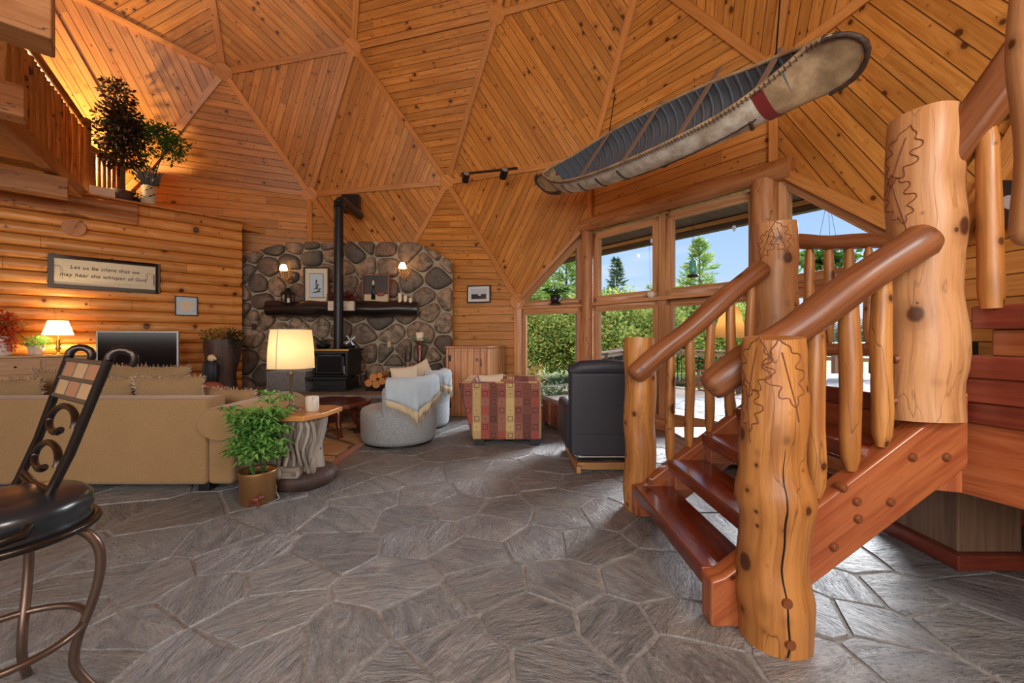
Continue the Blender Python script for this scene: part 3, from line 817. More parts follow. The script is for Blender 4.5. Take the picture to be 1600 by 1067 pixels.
# ---------------------------------------------------------------- log siding wall on the left
LW = V3((-5.30, 7.93, 0)); Lt = uvec((-.70, -.714, 0)); Ln = uvec((.714, -.70, 0)); LZ = 3.6
def wl(px, py, d=.06): return hit(px, py, LW+Ln*d, Ln)
def lw(s_, z, d=0): return LW+Lt*s_+Ln*d+vup*z
m_ = MB(); NR = 20; ph = LZ/NR; LL = 6.2
for r in range(NR):
    prof = []
    for k in range(9):
        a = PI*k/8; prof.append((r*ph+ph/2-math.cos(a)*ph/2, .015+.062*math.sin(a)))
    m_.av = random.random()
    k0 = random.random()*9; ln = [0, LL]
    cut = random.uniform(.8, 4.5)
    for (sa, sb) in ((0, cut), (cut+.004, LL)):
        i0 = len(m_.v)
        for s_ in (sa, sb): m_.v += [lw(s_, z, d) for z, d in prof]
        for k in range(8):
            m_.f.append((i0+k, i0+k+1, i0+9+k+1, i0+9+k)); m_.sm.append(True); m_.at.append(m_.av)
            v0, v1 = (r*ph+(k/8)*ph*.999+1e-4), (r*ph+((k+1)/8)*ph*.999+1e-4)
            m_.uv.append([(sa+k0, v0), (sa+k0, v1), (sb+k0, v1), (sb+k0, v0)])
    m_.face([lw(0, z, d) for z, d in prof]+[lw(0, r*ph+ph, -.14), lw(0, r*ph, -.14)])
m_.av = 0
m_.face([lw(0, 0, -.14), lw(0, LZ, -.14), lw(LL, LZ, -.14), lw(LL, 0, -.14)])
m_.build('wall_left', M['log_wall'], kind='structure')
# ledge on top of it, running back to the dome
m_ = MB(); m_.bar(lw(-.02, LZ+.015, -.02), lw(LL, LZ+.015, -.02), .26, .035); tn += 1; m_.build('trim_%d' % tn, M['log_wall'], kind='structure', bevel=.008)
m_ = MB(); pts = [lw(-.02, LZ-.1, -.1), lw(LL, LZ-.1, -.1), V3((-10.2, 5.2, LZ-.1)), V3((-8.6, 7.15, LZ-.1)), V3((-7.0, 7.72, LZ-.1)), V3((-5.1, 8.42, LZ-.1))]
m_.prism(pts, (0, 0, .1)); tn += 1; m_.build('trim_%d' % tn, M['pine_wall'], kind='structure')
# heavy plate logs left of the loft post
LP = V3((-6.90, 6.53, 3.62)); LQ = V3((-5.37, 4.30, 3.62)); Ld = uvec(LQ-LP); Lnn = uvec((Ld.y, -Ld.x, 0))
if Lnn.dot(V3((1, 0, 0))) < 0: Lnn = -Lnn
s0 = 1.50
for z in (3.50, 3.34):
    m_ = MB(); m_.tube([lw(s0+i*.45, z, .06) for i in range(10)], .10, n=14, wob=.04, seed=z); tn += 1; m_.build('trim_%d' % tn, M['beam'], kind='structure')
# round end of a purlin showing in the wall
q = wl(116, 358, .03); m_ = MB(); m_.tube([q, q+Ln*.11], .125, n=20); tn += 1; m_.build('trim_%d' % tn, M['beam'], kind='structure', bevel=.006)

# ---------------------------------------------------------------- loft: floor, joists, edge beam and railings
m_ = MB(); E1 = LP+Ld*5.2
m_.prism([LP+V3((0, 0, -.06)), E1+V3((0, 0, -.06)), E1+V3((-4.5, -1.5, -.06)), lw(LL+.4, LZ-.04, -.1), lw(2.2, LZ-.04, -.05)], (0, 0, .07)); tn += 1
m_.build('trim_%d' % tn, M['pine_wall'], kind='structure')
m_ = MB(); m_.bar(LP+V3((0, 0, -.01)), E1+V3((0, 0, -.01)), .14, .17); tn += 1; m_.build('trim_%d' % tn, M['beam'], kind='structure', bevel=.01)
jd = Lt
for (e_, zt_, hh, ww) in ((V3((-6.02, 5.50, 0)), 3.5, .27, .2), (V3((-4.22, 3.52, 0)), 3.5, .27, .2), (V3((-2.94, 2.60, 0)), 3.62, .42, .26)):
    m_ = MB(); m_.bar(e_+vup*(zt_-hh/2), e_+jd*3.2+vup*(zt_-hh/2), ww, hh); tn += 1; m_.build('trim_%d' % tn, M['beam'], kind='structure', bevel=.012)
# railing along the loft edge
t = thing('loft_railing', LP, 'pine log railing slanting along the loft edge above the log wall', 'railing', None)
for i in range(24):
    p = LP+Ld*(.16+i*.115); r_ = .034+.008*math.sin(i*2.3)
    m_ = MB(); m_.tube([p+vup*(.06+k*.2)+V3((.006*math.sin(i+k), .006*math.cos(i*2+k), 0)) for k in range(6)], [r_*(.9 if k in (0, 5) else 1) for k in range(6)], n=8, wob=.12, seed=i)
    m_.build('baluster', M['log'], t)
m_ = MB(); m_.tube([LP+Ld*(k*.35)+vup*1.16 for k in range(9)], .06, n=12, wob=.05); m_.build('handrail', M['log'], t)
m_ = MB(); m_.tube([LP+Ld*(k*.35)+vup*.14 for k in range(9)], .03, n=8); m_.build('bottom_rail', M['log'], t)
t = thing('loft_post', LP, 'squared pine newel post at the corner of the loft railings', 'post')
m_ = MB(); m_.tube([LP+vup*(.0+k*.18) for k in range(8)], [.085]*8, n=14, wob=.06, seed=5); m_.build('post_shaft', M['log'], t)
t = thing('ledge_railing', LP+V3((0, .1, 0)), 'short pine log railing on the ledge behind the dark tree', 'railing')
for i in range(7):
    p = LP+V3((-.0-.015*i, .14+i*.10, 0)); m_ = MB(); m_.tube([p+vup*(.02+k*.15) for k in range(6)], .036, n=8, wob=.12, seed=i+50); m_.build('baluster', M['log'], t)
m_ = MB(); m_.tube([LP+V3((-.0, .05, .84)), LP+V3((-.12, .82, .80))], .055, n=12); m_.build('handrail', M['log'], t)

# ---------------------------------------------------------------- fieldstone chimney breast
FY = 8.05
outl = [(373, 640), (371, 405), (384, 397), (412, 388), (452, 378), (550, 376), (648, 378), (680, 392), (706, 408), (706, 640)]
op = [at(x, y, FY) for x, y in outl]; op[0].z = 0.0; op[-1].z = 0.0
t = thing('stone_fireplace_wall', (sum(p.x for p in op)/len(op), FY, 0), 'rounded brown fieldstone chimney wall with pale mortar behind the wood stove', 'fireplace')
m_ = MB(); m_.prism([p+V3((0, .07, 0)) for p in op], (0, .16, 0)); m_.build('mortar', M['mortar'], t)
random.seed(23)
bound = [(p.x, p.z) for p in op]
cx0, cx1, cz1 = min(b[0] for b in bound), max(b[0] for b in bound), max(b[1] for b in bound)
# clip bound outline wants a convex polygon
ss_ = []
tries = 0
while tries < 9000:
    tries += 1; x, z = random.uniform(cx0, cx1), random.uniform(0, cz1)
    d_ = (.46 if tries < 400 else (.33 if random.random() < .5 else .2))
    if all(math.hypot((x-k[0]), (z-k[1])*1.12) > d_*.5+k[2]*.5+.035 for k in ss_): ss_.append((x, z, d_))
m_ = MB(); rn = random.Random(3)
ccw = sum(bound[i][0]*bound[(i+1) % len(bound)][1]-bound[(i+1) % len(bound)][0]*bound[i][1] for i in range(len(bound))) > 0
for (s_, poly) in cells(ss_, bound, .016, 1.2):
    # round the corners, raise a domed face
    m_.av = rn.random()*.98+.01
    def chaikin(P):
        o = []
        for i in range(len(P)):
            a, b = P[i], P[(i+1) % len(P)]
            o += [(a[0]*.8+b[0]*.2, a[1]*.8+b[1]*.2), (a[0]*.2+b[0]*.8, a[1]*.2+b[1]*.8)]
        return o
    P = chaikin(chaikin(poly)); cx = sum(p[0] for p in P)/len(P); cz = sum(p[1] for p in P)/len(P)
    dep = rn.uniform(.05, .11); rows = []
    for (k, y) in ((1.0, .07), (.985, .02), (.93, -.01), (.8, -dep*.45), (.5, -dep*.62), (.02, -dep*.66)):
        row = []
        for (x, z) in P:
            nx, nz_ = cx+(x-cx)*k, cz+(z-cz)*k
            w_ = noise.noise(V3((nx*4, nz_*4, m_.av*30)))*.03*(1 if k < .95 else 0)
            row.append((nx, FY+y+w_, nz_))
        rows.append(row)
    m_.grid(rows, closeu=True)
m_.av = 0
m_.build('stones', M['rock'], t)
# hearth
m_ = MB(); hp = [(-4.74, 7.93), (-4.74, 6.62), (-4.6, 6.5), (-1.9, 6.5), (-1.22, 7.0), (-1.22, 7.93)]
t = thing('hearth', (-3.2, 7.3, 0), 'raised grey slab hearth in front of the fieldstone wall', 'hearth')
m_.prism([(x, y, .37) for x, y in hp], (0, 0, .065)); m_.build('slab', M['hearth'], t, bevel=.012)
m_ = MB(); m_.prism([(x+(-3.2-x)*.02, y+(7.3-y)*.05 if y < 7.5 else y-.02, 0) for x, y in hp], (0, 0, .37)); m_.build('base', M['rock'], t)
HZ = .435
# mantel
m_ = MB(); a = at(417, 482, 7.78); b = at(653, 482, 7.78); N_ = 14
m_.tube([a.lerp(b, i/N_)+V3((0, 0, .008*math.sin(i*1.7))) for i in range(N_+1)], [.098+.008*math.sin(i*2.1) for i in range(N_+1)], n=16, wob=.12, squash=1.5, seed=8)
m_.build('mantel_shelf', M['dark_log'], None, label='long black polished half log mantel on the stone wall', cat='mantel shelf')
MZ = a.z+.095; MYY = 7.74

# ---------------------------------------------------------------- wood stove with its pipe
t = thing('wood_stove', (-3.1, 7.3, HZ), 'dark iron wood stove with glass door on the hearth', 'stove')
x0, x1, y0, y1 = at(484, 0, 6.95).x, at(543, 0, 6.95).x, 6.98, 7.62
zt_ = at(0, 545, 6.95).z; zl = at(0, 589, 6.95).z
MB().boxb((x0+.03, y0, zl), (x1-.01, y1, zt_-.04)).build('firebox', M['stove'], t, bevel=.012)
MB().boxb((x0-.02, y0-.05, zt_-.04), (x1+.03, y1+.02, zt_)).build('top_plate', M['stove'], t, bevel=.008)
MB().boxb((x0-.02, y0-.056, zt_-.034), (x1+.03, y0-.05, zt_-.006)).build('brass_trim', M['brass'], t)
MB().boxb((x0-.04, y0-.12, zl-.04), (x1+.02, y0+.1, zl)).build('ash_lip', M['stove'], t, bevel=.008)
o = MB().boxb((x0+.05, y0+.0, HZ+.02), (x1-.04, y1-.05, zl-.04)).build('pedestal', M['stove'], t, bevel=.01)
MB().boxb((x0+.14, y0-.02, HZ+.08), (x1-.14, y0, zl-.08)).build('ash_drawer', M['stove'], t, bevel=.006)
MB().boxb((x0+.0, y0-.06, HZ), (x1-.0, y1, HZ+.03)).build('foot_plate', M['stove'], t, bevel=.006)
dm = MB(); dz0, dz1 = zl+.03, zt_-.09
for (a, b) in (((x0+.08, dz0), (x1-.06, dz0+.05)), ((x0+.08, dz1-.05), (x1-.06, dz1)), ((x0+.08, dz0), (x0+.13, dz1)), ((x1-.11, dz0), (x1-.06, dz1))):
    dm.boxb((a[0], y0-.035, a[1]), (b[0], y0-.0, b[1]))
d_ = dm.build('door', M['stove'], t, bevel=.01)
MB().boxb((x0+.12, y0-.02, dz0+.04), (x1-.10, y0-.008, dz1-.04)).build('door_glass', M['stove_glass'], d_)
h_ = MB(); h_.tube([(x1-.03, y0-.03, dz0+.02), (x1-.03, y0-.09, dz0+.04), (x1-.03, y0-.10, dz0+.16)], .012, n=8); h_.build('door_handle', M['silver'], d_)
PX = at(529, 0, 7.3).x; PYY = 7.3
zp = at(0, 318, 7.3).z
t = thing('stove_pipe', (PX, PYY, zt_), 'tall black stove pipe rising from the stove and elbowing into the ceiling', 'stove pipe')
m_ = MB(); m_.tube([(PX, PYY, zt_), (PX, PYY, zt_+.8), (PX, PYY, zp-.08)], .082, n=20); m_.build('flue', M['pipe'], t)
m_ = MB(); m_.tube([(PX, PYY, zp-.08), (PX, PYY+.02, zp+.0), (PX, PYY+.09, zp+.07), (PX, PYY+.2, zp+.09), (PX, 8.32, zp+.09)], [.088, .09, .09, .088, .082], n=20); m_.build('elbow', M['pipe'], t)
for k in range(3): m_ = MB(); m_.tube([(PX, PYY, zt_+.72+k*.95), (PX, PYY, zt_+.75+k*.95)], .086, n=20); m_.build('pipe_joint', M['pipe'], t)
c_ = at(549, 319, 8.3); MB().box(c_, (.34, .16, .36)).build('ceiling_box', M['black'], t, bevel=.006)
# ---------------------------------------------------------------- staircase
YN, YF = 1.99, 3.08          # planes of the two stringers
SL = .762
def stringer(y, x_end, zend):
    # polygon in x-z
    top = lambda x: .543+SL*(x-1.395); low = lambda x: top(x)-.352
    pts = [(.93, 0), (.93, top(.99)-.02), (.99, top(.99)+.0), (x_end, top(x_end)), (x_end, low(x_end)), (1.39-.245, 0)]
    return pts, top
T1 = t = thing('staircase', (1.5, 2.5, 0), 'red brown open-tread staircase with log posts and railings rising from the slate floor', 'stairs')
for (y, th) in ((YN-.05, .11), (YF+.03, .10)):
    pts, stop = stringer(y, 2.13 if y < 2.5 else 2.05, 0)
    m_ = MB(); m_.prism([(x, y-th/2, z) for x, z in pts], (0, th, 0))
    s_ = m_.build('stringer', M['stair'], t, bevel=.014, seg=3)
    if y < 2.5:
        for (px, py) in ((1317, 762), (1338, 783), (1391, 784), (1340, 810), (1302, 854), (1425, 714), (1478, 714)):
            q = at(px, py, y-th/2); g = MB(); g.tube([q+V3((0, .03, 0)), q+V3((0, -.008, 0)), q+V3((0, -.016, 0))], [.02, .02, .012], n=12); g.build('peg', M['peg'], s_)
q = at(1012, 749, YF); g = MB(); g.tube([(q.x, YF-.03, q.z), (q.x, YF-.06, q.z)], .022, n=12); g.build('peg', M['peg'], t)
rise, run = .196, .257
for i in range(4):
    zt_ = .232+rise*i; xf = .925+run*i
    m_ = MB(); m_.boxb((xf, YN-.01, zt_-.085), (xf+.285, YF, zt_)); m_.build('tread', M['tread'], t, bevel=.012, seg=3)
    m_ = MB(); m_.boxb((xf+.02, YF-.10, zt_-.20), (xf+.26, YF-.02, zt_-.085)); m_.build('tread_cleat', M['stair'], t, bevel=.008)
# landing platform
LAZ = 1.05; LX = 1.985
T2 = t = thing('landing', (2.7, 2.7, 0), 'maroon timber landing with a level log railing at the head of the stairs', 'landing')
edge = [(LX, 3.42), (LX, 2.02), (2.13, 1.96), (2.42, .98), (2.75, .40), (3.45, .40), (3.45, 3.1), (3.4, 3.42)]
m_ = MB(); m_.prism([(x, y, LAZ-.10) for x, y in edge], (0, 0, .10)); m_.build('deck_boards', M['landing'], t, bevel=.008)
def rim(dx, z0, z1, mat, name):
    e_ = [(LX+dx, 3.40), (LX+dx, 2.05), (2.14+dx, 1.99), (2.43+dx, 1.0), (2.95+dx, .34)]
    for a, b in zip(e_[:-1], e_[1:]):
        m_ = MB(); m_.bar((a[0], a[1], (z0+z1)/2), (b[0], b[1], (z0+z1)/2), .10, z1-z0); m_.build(name, M[mat], t, bevel=.008)
rim(.07, .60, LAZ-.10, 'stair', 'rim_beam')
# bottom winders stacked on the landing
T3 = t = thing('winding_steps', (2.6, 1.4, LAZ), 'stacked maroon winding steps climbing out of frame beside the big newel', 'stairs')
dv = uvec((.3, -.95, 0))
def slab(sx, sy, z0, z1, mat, name, w_=1.1, L_=1.5):
    a = V3((sx, sy, z0)); b = a+dv*L_; m_ = MB(); m_.prism([a, b, b+V3((w_, .2, 0)), a+V3((w_, .2, 0))], (0, 0, z1-z0)); m_.build(name, M[mat], t, bevel=.008)
slab(2.115, 1.93, 1.052, 1.165, 'landing', 'riser'); slab(2.095, 1.94, 1.165, 1.268, 'landing', 'tread')
slab(2.20, 1.86, 1.268, 1.39, 'stair', 'riser'); slab(2.105, 1.86, 1.39, 1.495, 'landing', 'tread')
slab(2.16, 1.66, 1.60, 1.70, 'landing', 'tread', 1.05, 1.25)
# newel posts
SURF = {}
def post_log(name, x, y, z0, z1, r0, r1, mat, par, label, seed, bulge=None, topcut=0):
    m_ = MB(); N_ = 22; rad = []
    for i in range(N_+1):
        u = i/N_; r_ = r0+(r1-r0)*u
        for (c_, a_) in (bulge or ()): r_ += a_*math.exp(-((u-c_)/.05)**2)
        rad.append(r_)
    rad[-1] *= .96
    m_.tube([(x+.006*math.sin(i*.7+seed), y+.006*math.cos(i*.9+seed), z0+(z1-z0)*i/N_) for i in range(N_+1)], rad, n=32, wob=.05, seed=seed)
    def surf(th, z):
        i = max(0, min(N_, (z-z0)/(z1-z0)*N_)); k = min(int(i), N_-1); f = i-k; a = th-PI/2; r = 0
        for kk, ff in ((k, 1-f), (k+1, f)): r += ff*rad[kk]*(1+.05*noise.noise(V3((math.cos(a)*1.3+seed, math.sin(a)*1.3, kk*.35+seed*3))))
        return V3((x+.006*math.sin(i*.7+seed)+math.cos(th)*r, y+.006*math.cos(i*.9+seed)+math.sin(th)*r, z))
    o = m_.build(name, M[mat], par, label=label); SURF[o.name] = surf; return o
def carve(t_, cx, cy, r_, zc, ang, s_, mat='pitch', flip=1, name='leaf_carving', tilt=0.0):
    """raised outline of a lobed oak leaf wrapped round a post"""
    pts = []
    half = [(0, -.5), (.06, -.42), (.05, -.34), (.20, -.34), (.16, -.22), (.10, -.17), (.28, -.12), (.30, -.02), (.16, .02), (.13, .08), (.27, .14), (.26, .24), (.12, .26), (.14, .36), (.05, .42), (0, .5)]
    full = half+[(-x, y) for x, y in half[::-1]]
    for _ in range(2): full = [q for i in range(len(full)) for q in ((full[i][0]*.75+full[(i+1) % len(full)][0]*.25, full[i][1]*.75+full[(i+1) % len(full)][1]*.25), (full[i][0]*.25+full[(i+1) % len(full)][0]*.75, full[i][1]*.25+full[(i+1) % len(full)][1]*.75))]
    m_ = MB(); P = []; sf = SURF[t_.name]
    ct, st = math.cos(tilt), math.sin(tilt)
    for x, y in full:
        x, y = x*ct-y*st, x*st+y*ct
        a = ang+x*s_/r_*flip; P.append(sf(a, zc+y*s_))
    m_.tube(P, .0028, n=6, closed=True)
    a0 = ang; m_.tube([sf(ang-st*y*s_/r_*flip, zc+ct*y*s_) for y in (-.7, -.5, -.3, -.1, 0, .15, .3)], .003, n=6)
    m_.build(name, M['peg'], t_)
n1 = post_log('newel_post', 1.19, 1.845, 0, 1.352, .150, .126, 'log', T1, 'thick knobbly log newel post with carved oak leaves at the foot of the stairs', 1.3, ((.47, .026), (.60, -.004), (.14, .008), (.30, -.004)))
for (px, py, r_) in ((1227, 938, .022), (1228, 1000, .022)):
    th = math.atan2(-1.845, -1.19)+.36; q = SURF[n1.name](th, at(px, py, 1.72).z); dd = V3((math.cos(th), math.sin(th), 0)); g = MB(); g.tube([q-dd*.03, q, q+dd*.010], [r_, r_, r_*.8], n=14); g.build('peg', M['peg'], n1)
aa = math.atan2(0-1.845, 0-1.19)
carve(n1, 1.19, 1.845, .132, 1.20, aa+.40, .30, tilt=.2); carve(n1, 1.19, 1.845, .134, 1.22, aa-.62, .28, tilt=-.2); carve(n1, 1.19, 1.845, .135, 1.05, aa-.85, .24, tilt=.15)
ck = MB(); P = [SURF[n1.name](aa+.30+.05*math.sin(z*9)+.02*math.sin(z*31), z) for z in [i*.03+.01 for i in range(30)]]
ck.tube(P, [.004]*24+[.003, .0025, .002, .002, .0015, .001], n=5); ck.build('crack', M['black'], n1)
n2 = post_log('newel_post', 2.005, 1.97, .955, 2.415, .142, .142, 'log_pale', T1, 'tall pale log newel post with carved leaves standing at the landing corner', 4.1, ((.2, .006), (.55, -.006)))
aa = math.atan2(-1.97, -2.005)
carve(n2, 2.005, 1.97, .145, 2.22, aa-.62, .28, tilt=-.3); carve(n2, 2.005, 1.97, .145, 2.02, aa-.70, .26, tilt=.2)
for (px, py) in ((1412, 562), (1412, 630)):
    th = aa-.75; q = SURF[n2.name](th, at(px, py, 1.90).z); dd = V3((math.cos(th), math.sin(th), 0)); g = MB(); g.tube([q-dd*.03, q+dd*.004, q+dd*.014], [.022, .022, .014], n=14); g.build('peg', M['peg'], n2)
n3 = post_log('newel_post', 2.10, 3.22, LAZ-.0, 2.262, .150, .146, 'log_pale', T2, 'log newel post at the back of the landing in front of the windows', 7.7)
aa = math.atan2(-3.22, -2.10); carve(n3, 2.10, 3.22, .15, 2.12, aa+.2, .26, tilt=.3); carve(n3, 2.10, 3.22, .15, 2.08, aa-.5, .24, tilt=-.4)
n4 = post_log('newel_post', 1.02, 3.235, 0, 1.352, .120, .118, 'log', T1, 'plain log newel post at the far foot of the stairs beside the dark recliner', 9.2)
n5 = post_log('hanging_post', 1.575, 1.22, 1.66, 3.4, .048, .056, 'log_pale', T3, 'peeled log post with a rounded foot hanging at the right edge', 12.3)
g = MB(); g.ball((1.575, 1.22, 1.665), (.05, .05, .04)); g.build('rounded_foot', M['log_pale'], n5)
# stair railings
def railing(label, a, b, r_, bal, mat, t_, bm='log', rb=.034):
    N_ = 12
    m_ = MB(); m_.tube([a.lerp(b, i/N_)+V3((0, 0, .008*math.sin(i*.9))) for i in range(N_+1)], [r_*(1.0+.05*math.sin(i*1.1)) for i in range(N_+1)], n=20, wob=.05, round_ends=True, seed=a.x)
    m_.build('handrail', M[mat], t_, label=label)
    for i, (p, q) in enumerate(bal):
        m_ = MB(); rr = [rb*.55, rb*.95, rb*1.05, rb*1.02, rb*1.08, rb*1.0, rb*.9, rb*.55]; us = [0, .07, .2, .4, .6, .8, .93, 1]
        m_.tube([p.lerp(q, u)+V3((.004*math.sin(i*3+u*9), 0, 0)) for u in us], rr, n=12, wob=.1, seed=i+a.x); m_.build('baluster', M[bm], t_)
    return t_
a = V3((1.02, 2.045, 1.115)); b = V3((1.86, 1.835, 1.80))
zr = lambda x: a.z+(b.z-a.z)*(x-a.x)/(b.x-a.x)
bal = []
for (px, pb) in ((1277, 765), (1332, 722), (1381, 683)):
    x = (px-800)/FPX*1.93; bal.append((V3((x, 1.94, .543+SL*(x-1.395)+.0)), V3((x, 1.945, zr(x)-.04))))
railing('thick brown log handrail with pale balusters on the near side of the stairs', a, b, .078, bal, 'rail', T1, rb=.042)
a = V3((.94, 3.06, 1.08)); b = V3((1.90, 3.10, 1.88)); zr2 = lambda x: a.z+(b.z-a.z)*(x-a.x)/(b.x-a.x)
bal = []
for px in (1046, 1077, 1108, 1140, 1171):
    x = (px-800)/FPX*3.11; bal.append((V3((x, 3.11, .543+SL*(x-1.395))), V3((x, 3.09, zr2(x)-.04))))
railing('brown log handrail with pale balusters on the far side of the stairs', a, b, .075, bal, 'rail', T1, rb=.034)
a = V3((2.14, 3.33, 2.135)); b = V3((3.30, 3.40, 2.16)); bal = []
for px in (1263, 1294, 1325, 1356, 1389, 1425, 1460):
    x = (px-800)/FPX*3.38; bal.append((V3((x, 3.37, 1.31)), V3((x, 3.37, 2.11))))
t_ = railing('level brown log railing along the back edge of the landing', a, b, .062, bal, 'rail', T2, rb=.036)
m_ = MB(); m_.tube([V3((2.14, 3.35, 1.255)).lerp(V3((3.34, 3.38, 1.255)), i/8) for i in range(9)], .058, n=16, wob=.06); m_.build('bottom_rail', M['rail'], t_)
# upper handrail and one baluster on the winders
a = at(1470, 262, 1.93); b = at(1640, 30, 1.62); bal = [(at(1550, 482, 1.80)+V3((0, 0, 0)), at(1542, 190, 1.80))]
t_ = T3
m_ = MB(); m_.bar(a, b, .12, .15); m_.build('handrail', M['rail'], t_, bevel=.03, seg=3)
m_ = MB(); P0, P1 = bal[0]; m_.tube([P0.lerp(P1, u) for u in (0, .1, .3, .5, .7, .9, 1)], [.036, .044, .042, .044, .040, .038, .026], n=14, wob=.1, seed=3); m_.build('baluster', M['log'], t_)
# boxed pedestal below the landing
t = thing('pedestal', (2.5, 2.6, 0), 'low wooden boxed pedestal under the landing on the slate floor', 'pedestal')
MB().boxb((2.62, 2.38, .09), (3.0, 2.86, .60)).build('body', M['deck_rail'], t, bevel=.01)
MB().boxb((2.58, 2.34, 0), (3.04, 2.90, .09)).build('plinth', M['landing'], t, bevel=.01)
m_ = MB(); m_.bar((3.05, 2.3, .15), (3.25, .6, .15), .12, .3); tn += 1; m_.build('trim_%d' % tn, M['pine_wall'], kind='structure', bevel=.006)
m_ = MB(); m_.bar((3.05, 2.3, .40), (3.25, .6, .40), .08, .2); tn += 1; m_.build('trim_%d' % tn, M['pine_trim'], kind='structure', bevel=.006)
# ---------------------------------------------------------------- upholstered pieces
def pillow_mb(m_, c, w_, h_, th, right, up, n=14):
    c = V3(c); r_ = uvec(right); u_ = uvec(V3(up)-r_*V3(up).dot(r_)); nn = r_.cross(u_)
    for sgn in (1, -1):
        rows = []
        for i in range(n+1):
            a = -1+2*i/n; row = []
            for j in range(n+1):
                b = -1+2*j/n
                f = max(0, (1-abs(a)**2.6))**.5*max(0, (1-abs(b)**2.6))**.5
                pin = 1-.07*(1-a*a)*(abs(b)**3)-.0; pin2 = 1-.07*(1-b*b)*(abs(a)**3)
                row.append(c+r_*a*w_/2*pin2+u_*b*h_/2*pin+nn*sgn*f*th/2)
            rows.append(row)
        m_.grid(rows if sgn > 0 else rows[::-1])
def pillow_edge(c, w_, h_, right, up, k=60):
    c = V3(c); r_ = uvec(right); u_ = uvec(V3(up)-r_*V3(up).dot(r_)); P = []
    for i in range(k):
        t_ = i/k*4; s_ = int(t_); f = (t_-s_)*2-1
        a, b = [(f, 1), (1, -f), (-f, -1), (-1, f)][s_]
        P.append((c+r_*a*w_/2*(1-.07*(1-b*b) if abs(a) == 1 else 1)+u_*b*h_/2*(1-.07*(1-a*a) if abs(b) == 1 else 1), uvec(r_*a+u_*b)))
    return P
def pillow(loc, w_, h_, th, right, up, label, mat='pillow', fringe=True, cat='pillow', group=None, name='throw_pillow'):
    c = V3(loc)+V3(0*V3(loc)); t_ = thing(name, V3(loc), label, cat, group)
    m_ = MB(); pillow_mb(m_, loc, w_, h_, th, right, up); m_.build('cushion', M[mat], t_)
    if fringe:
        rnd = random.Random(sum(map(ord, label))); m_ = MB(); nn = uvec(right).cross(uvec(up))
        for p, d in pillow_edge(loc, w_, h_, right, up, 190):
            for k in range(2):
                q = p+V3([rnd.uniform(-.008, .008) for _ in range(3)]); e_ = q+(d+V3([rnd.uniform(-.8, .8) for _ in range(3)]))*rnd.uniform(.016, .034)
                s_ = d.cross(nn)*.006; m_.face([q-s_-d*.008, q+s_-d*.008, e_]); m_.face([q-nn*.006-d*.008, q+nn*.006-d*.008, e_+nn*.004])
        m_.build('fringe', M['fringe'], t_)
    return t_
def rbox(lo, hi, name, mat, parent, bev=.05, seg=4, **k):
    m_ = MB(); m_.boxb(lo, hi); return m_.build(name, M[mat], parent, bevel=bev, seg=seg, **k)

# sofa, seen from behind
sx0, sx1, sy = -5.15, -2.62, 3.52
t = thing('sofa', (-3.9, 4.0, 0), 'long olive tan fabric sofa seen from behind with rolled arms', 'sofa')
rbox((sx0+.1, sy, .07), (sx1-.04, sy+.26, .822), 'backrest', 'sofa', t, .035)
rbox((sx0+.1, sy+.2, .10), (sx1-.1, sy+.98, .40), 'seat_base', 'sofa', t, .04)
for i in range(3): rbox((sx0+.25+i*.76, sy+.22, .38), (sx0+1.0+i*.76, sy+.95, .54), 'seat_cushion', 'sofa', t, .05)
for sgn, ax in ((1, sx1+.10), (-1, sx0+.0)):
    rbox((ax-.14, sy+.01, .07), (ax+.09, sy+1.0, .60), 'arm_base', 'sofa', t, .04)
    m_ = MB(); ys = [sy-.055, sy-.045, sy-.02, sy+.3, sy+.6, sy+.95, sy+1.03, sy+1.05]; kk = [.88, .96, 1, 1, 1, 1, .95, .8]
    rows = [[V3((ax+.02+math.cos(2*PI*q/28)*.215*k_, y, .612+math.sin(2*PI*q/28)*.150*k_)) for q in range(28)] for y, k_ in zip(ys, kk)]
    m_.grid(rows, closeu=True); m_.cap(rows[0], sm=True); m_.cap(rows[-1], flip=True, sm=True); m_.build('arm', M['sofa'], t)
    m_ = MB(); m_.tube([V3((ax+.02+math.cos(2*PI*q/28)*.196, sy-.052, .612+math.sin(2*PI*q/28)*.136)) for q in range(28)], .004, n=6, closed=True); m_.build('arm_piping', M['sofa'], t)
for x in (sx0+.2, sx1-.1):
    for y in (sy+.1, sy+.95): MB().boxb((x-.05, y-.05, 0), (x+.05, y+.05, .075)).build('foot', M['black'], t, bevel=.01)
# fringed pillows along the sofa back
B_ = 'fringed pillows along the sofa back'
zb = .54
def sp_(px0, px1, pytop, Y, h_, tilt, label, th=.16):
    a = at(px0, pytop, Y); b = at(px1, pytop, Y); c = (a+b)/2; c.z -= h_/2
    pillow(c+V3((0, .02, 0)), (b-a).length, h_, th, (1, 0, tilt), (0, -.12, 1), label, group=B_)
sp_(-42, 66, 592, 3.93, .44, .02, 'plain tan pillow at the left end of the sofa back beside the stool')
sp_(52, 112, 578, 4.25, .44, -.02, 'tan fringed pillow mostly hidden behind the bar stool back')
sp_(98, 206, 590, 3.93, .44, .0, 'tan fringed pillow between the stool posts and the middle of the sofa')
sp_(168, 296, 571, 4.30, .46, -.02, 'wide fringed pillow below the television, furthest from the sofa back')
sp_(208, 318, 588, 3.90, .44, -.01, 'square tan fringed pillow right of the middle standing above the sofa back')
sp_(312, 398, 607, 4.05, .34, -.06, 'low fringed pillow against the right arm of the sofa')

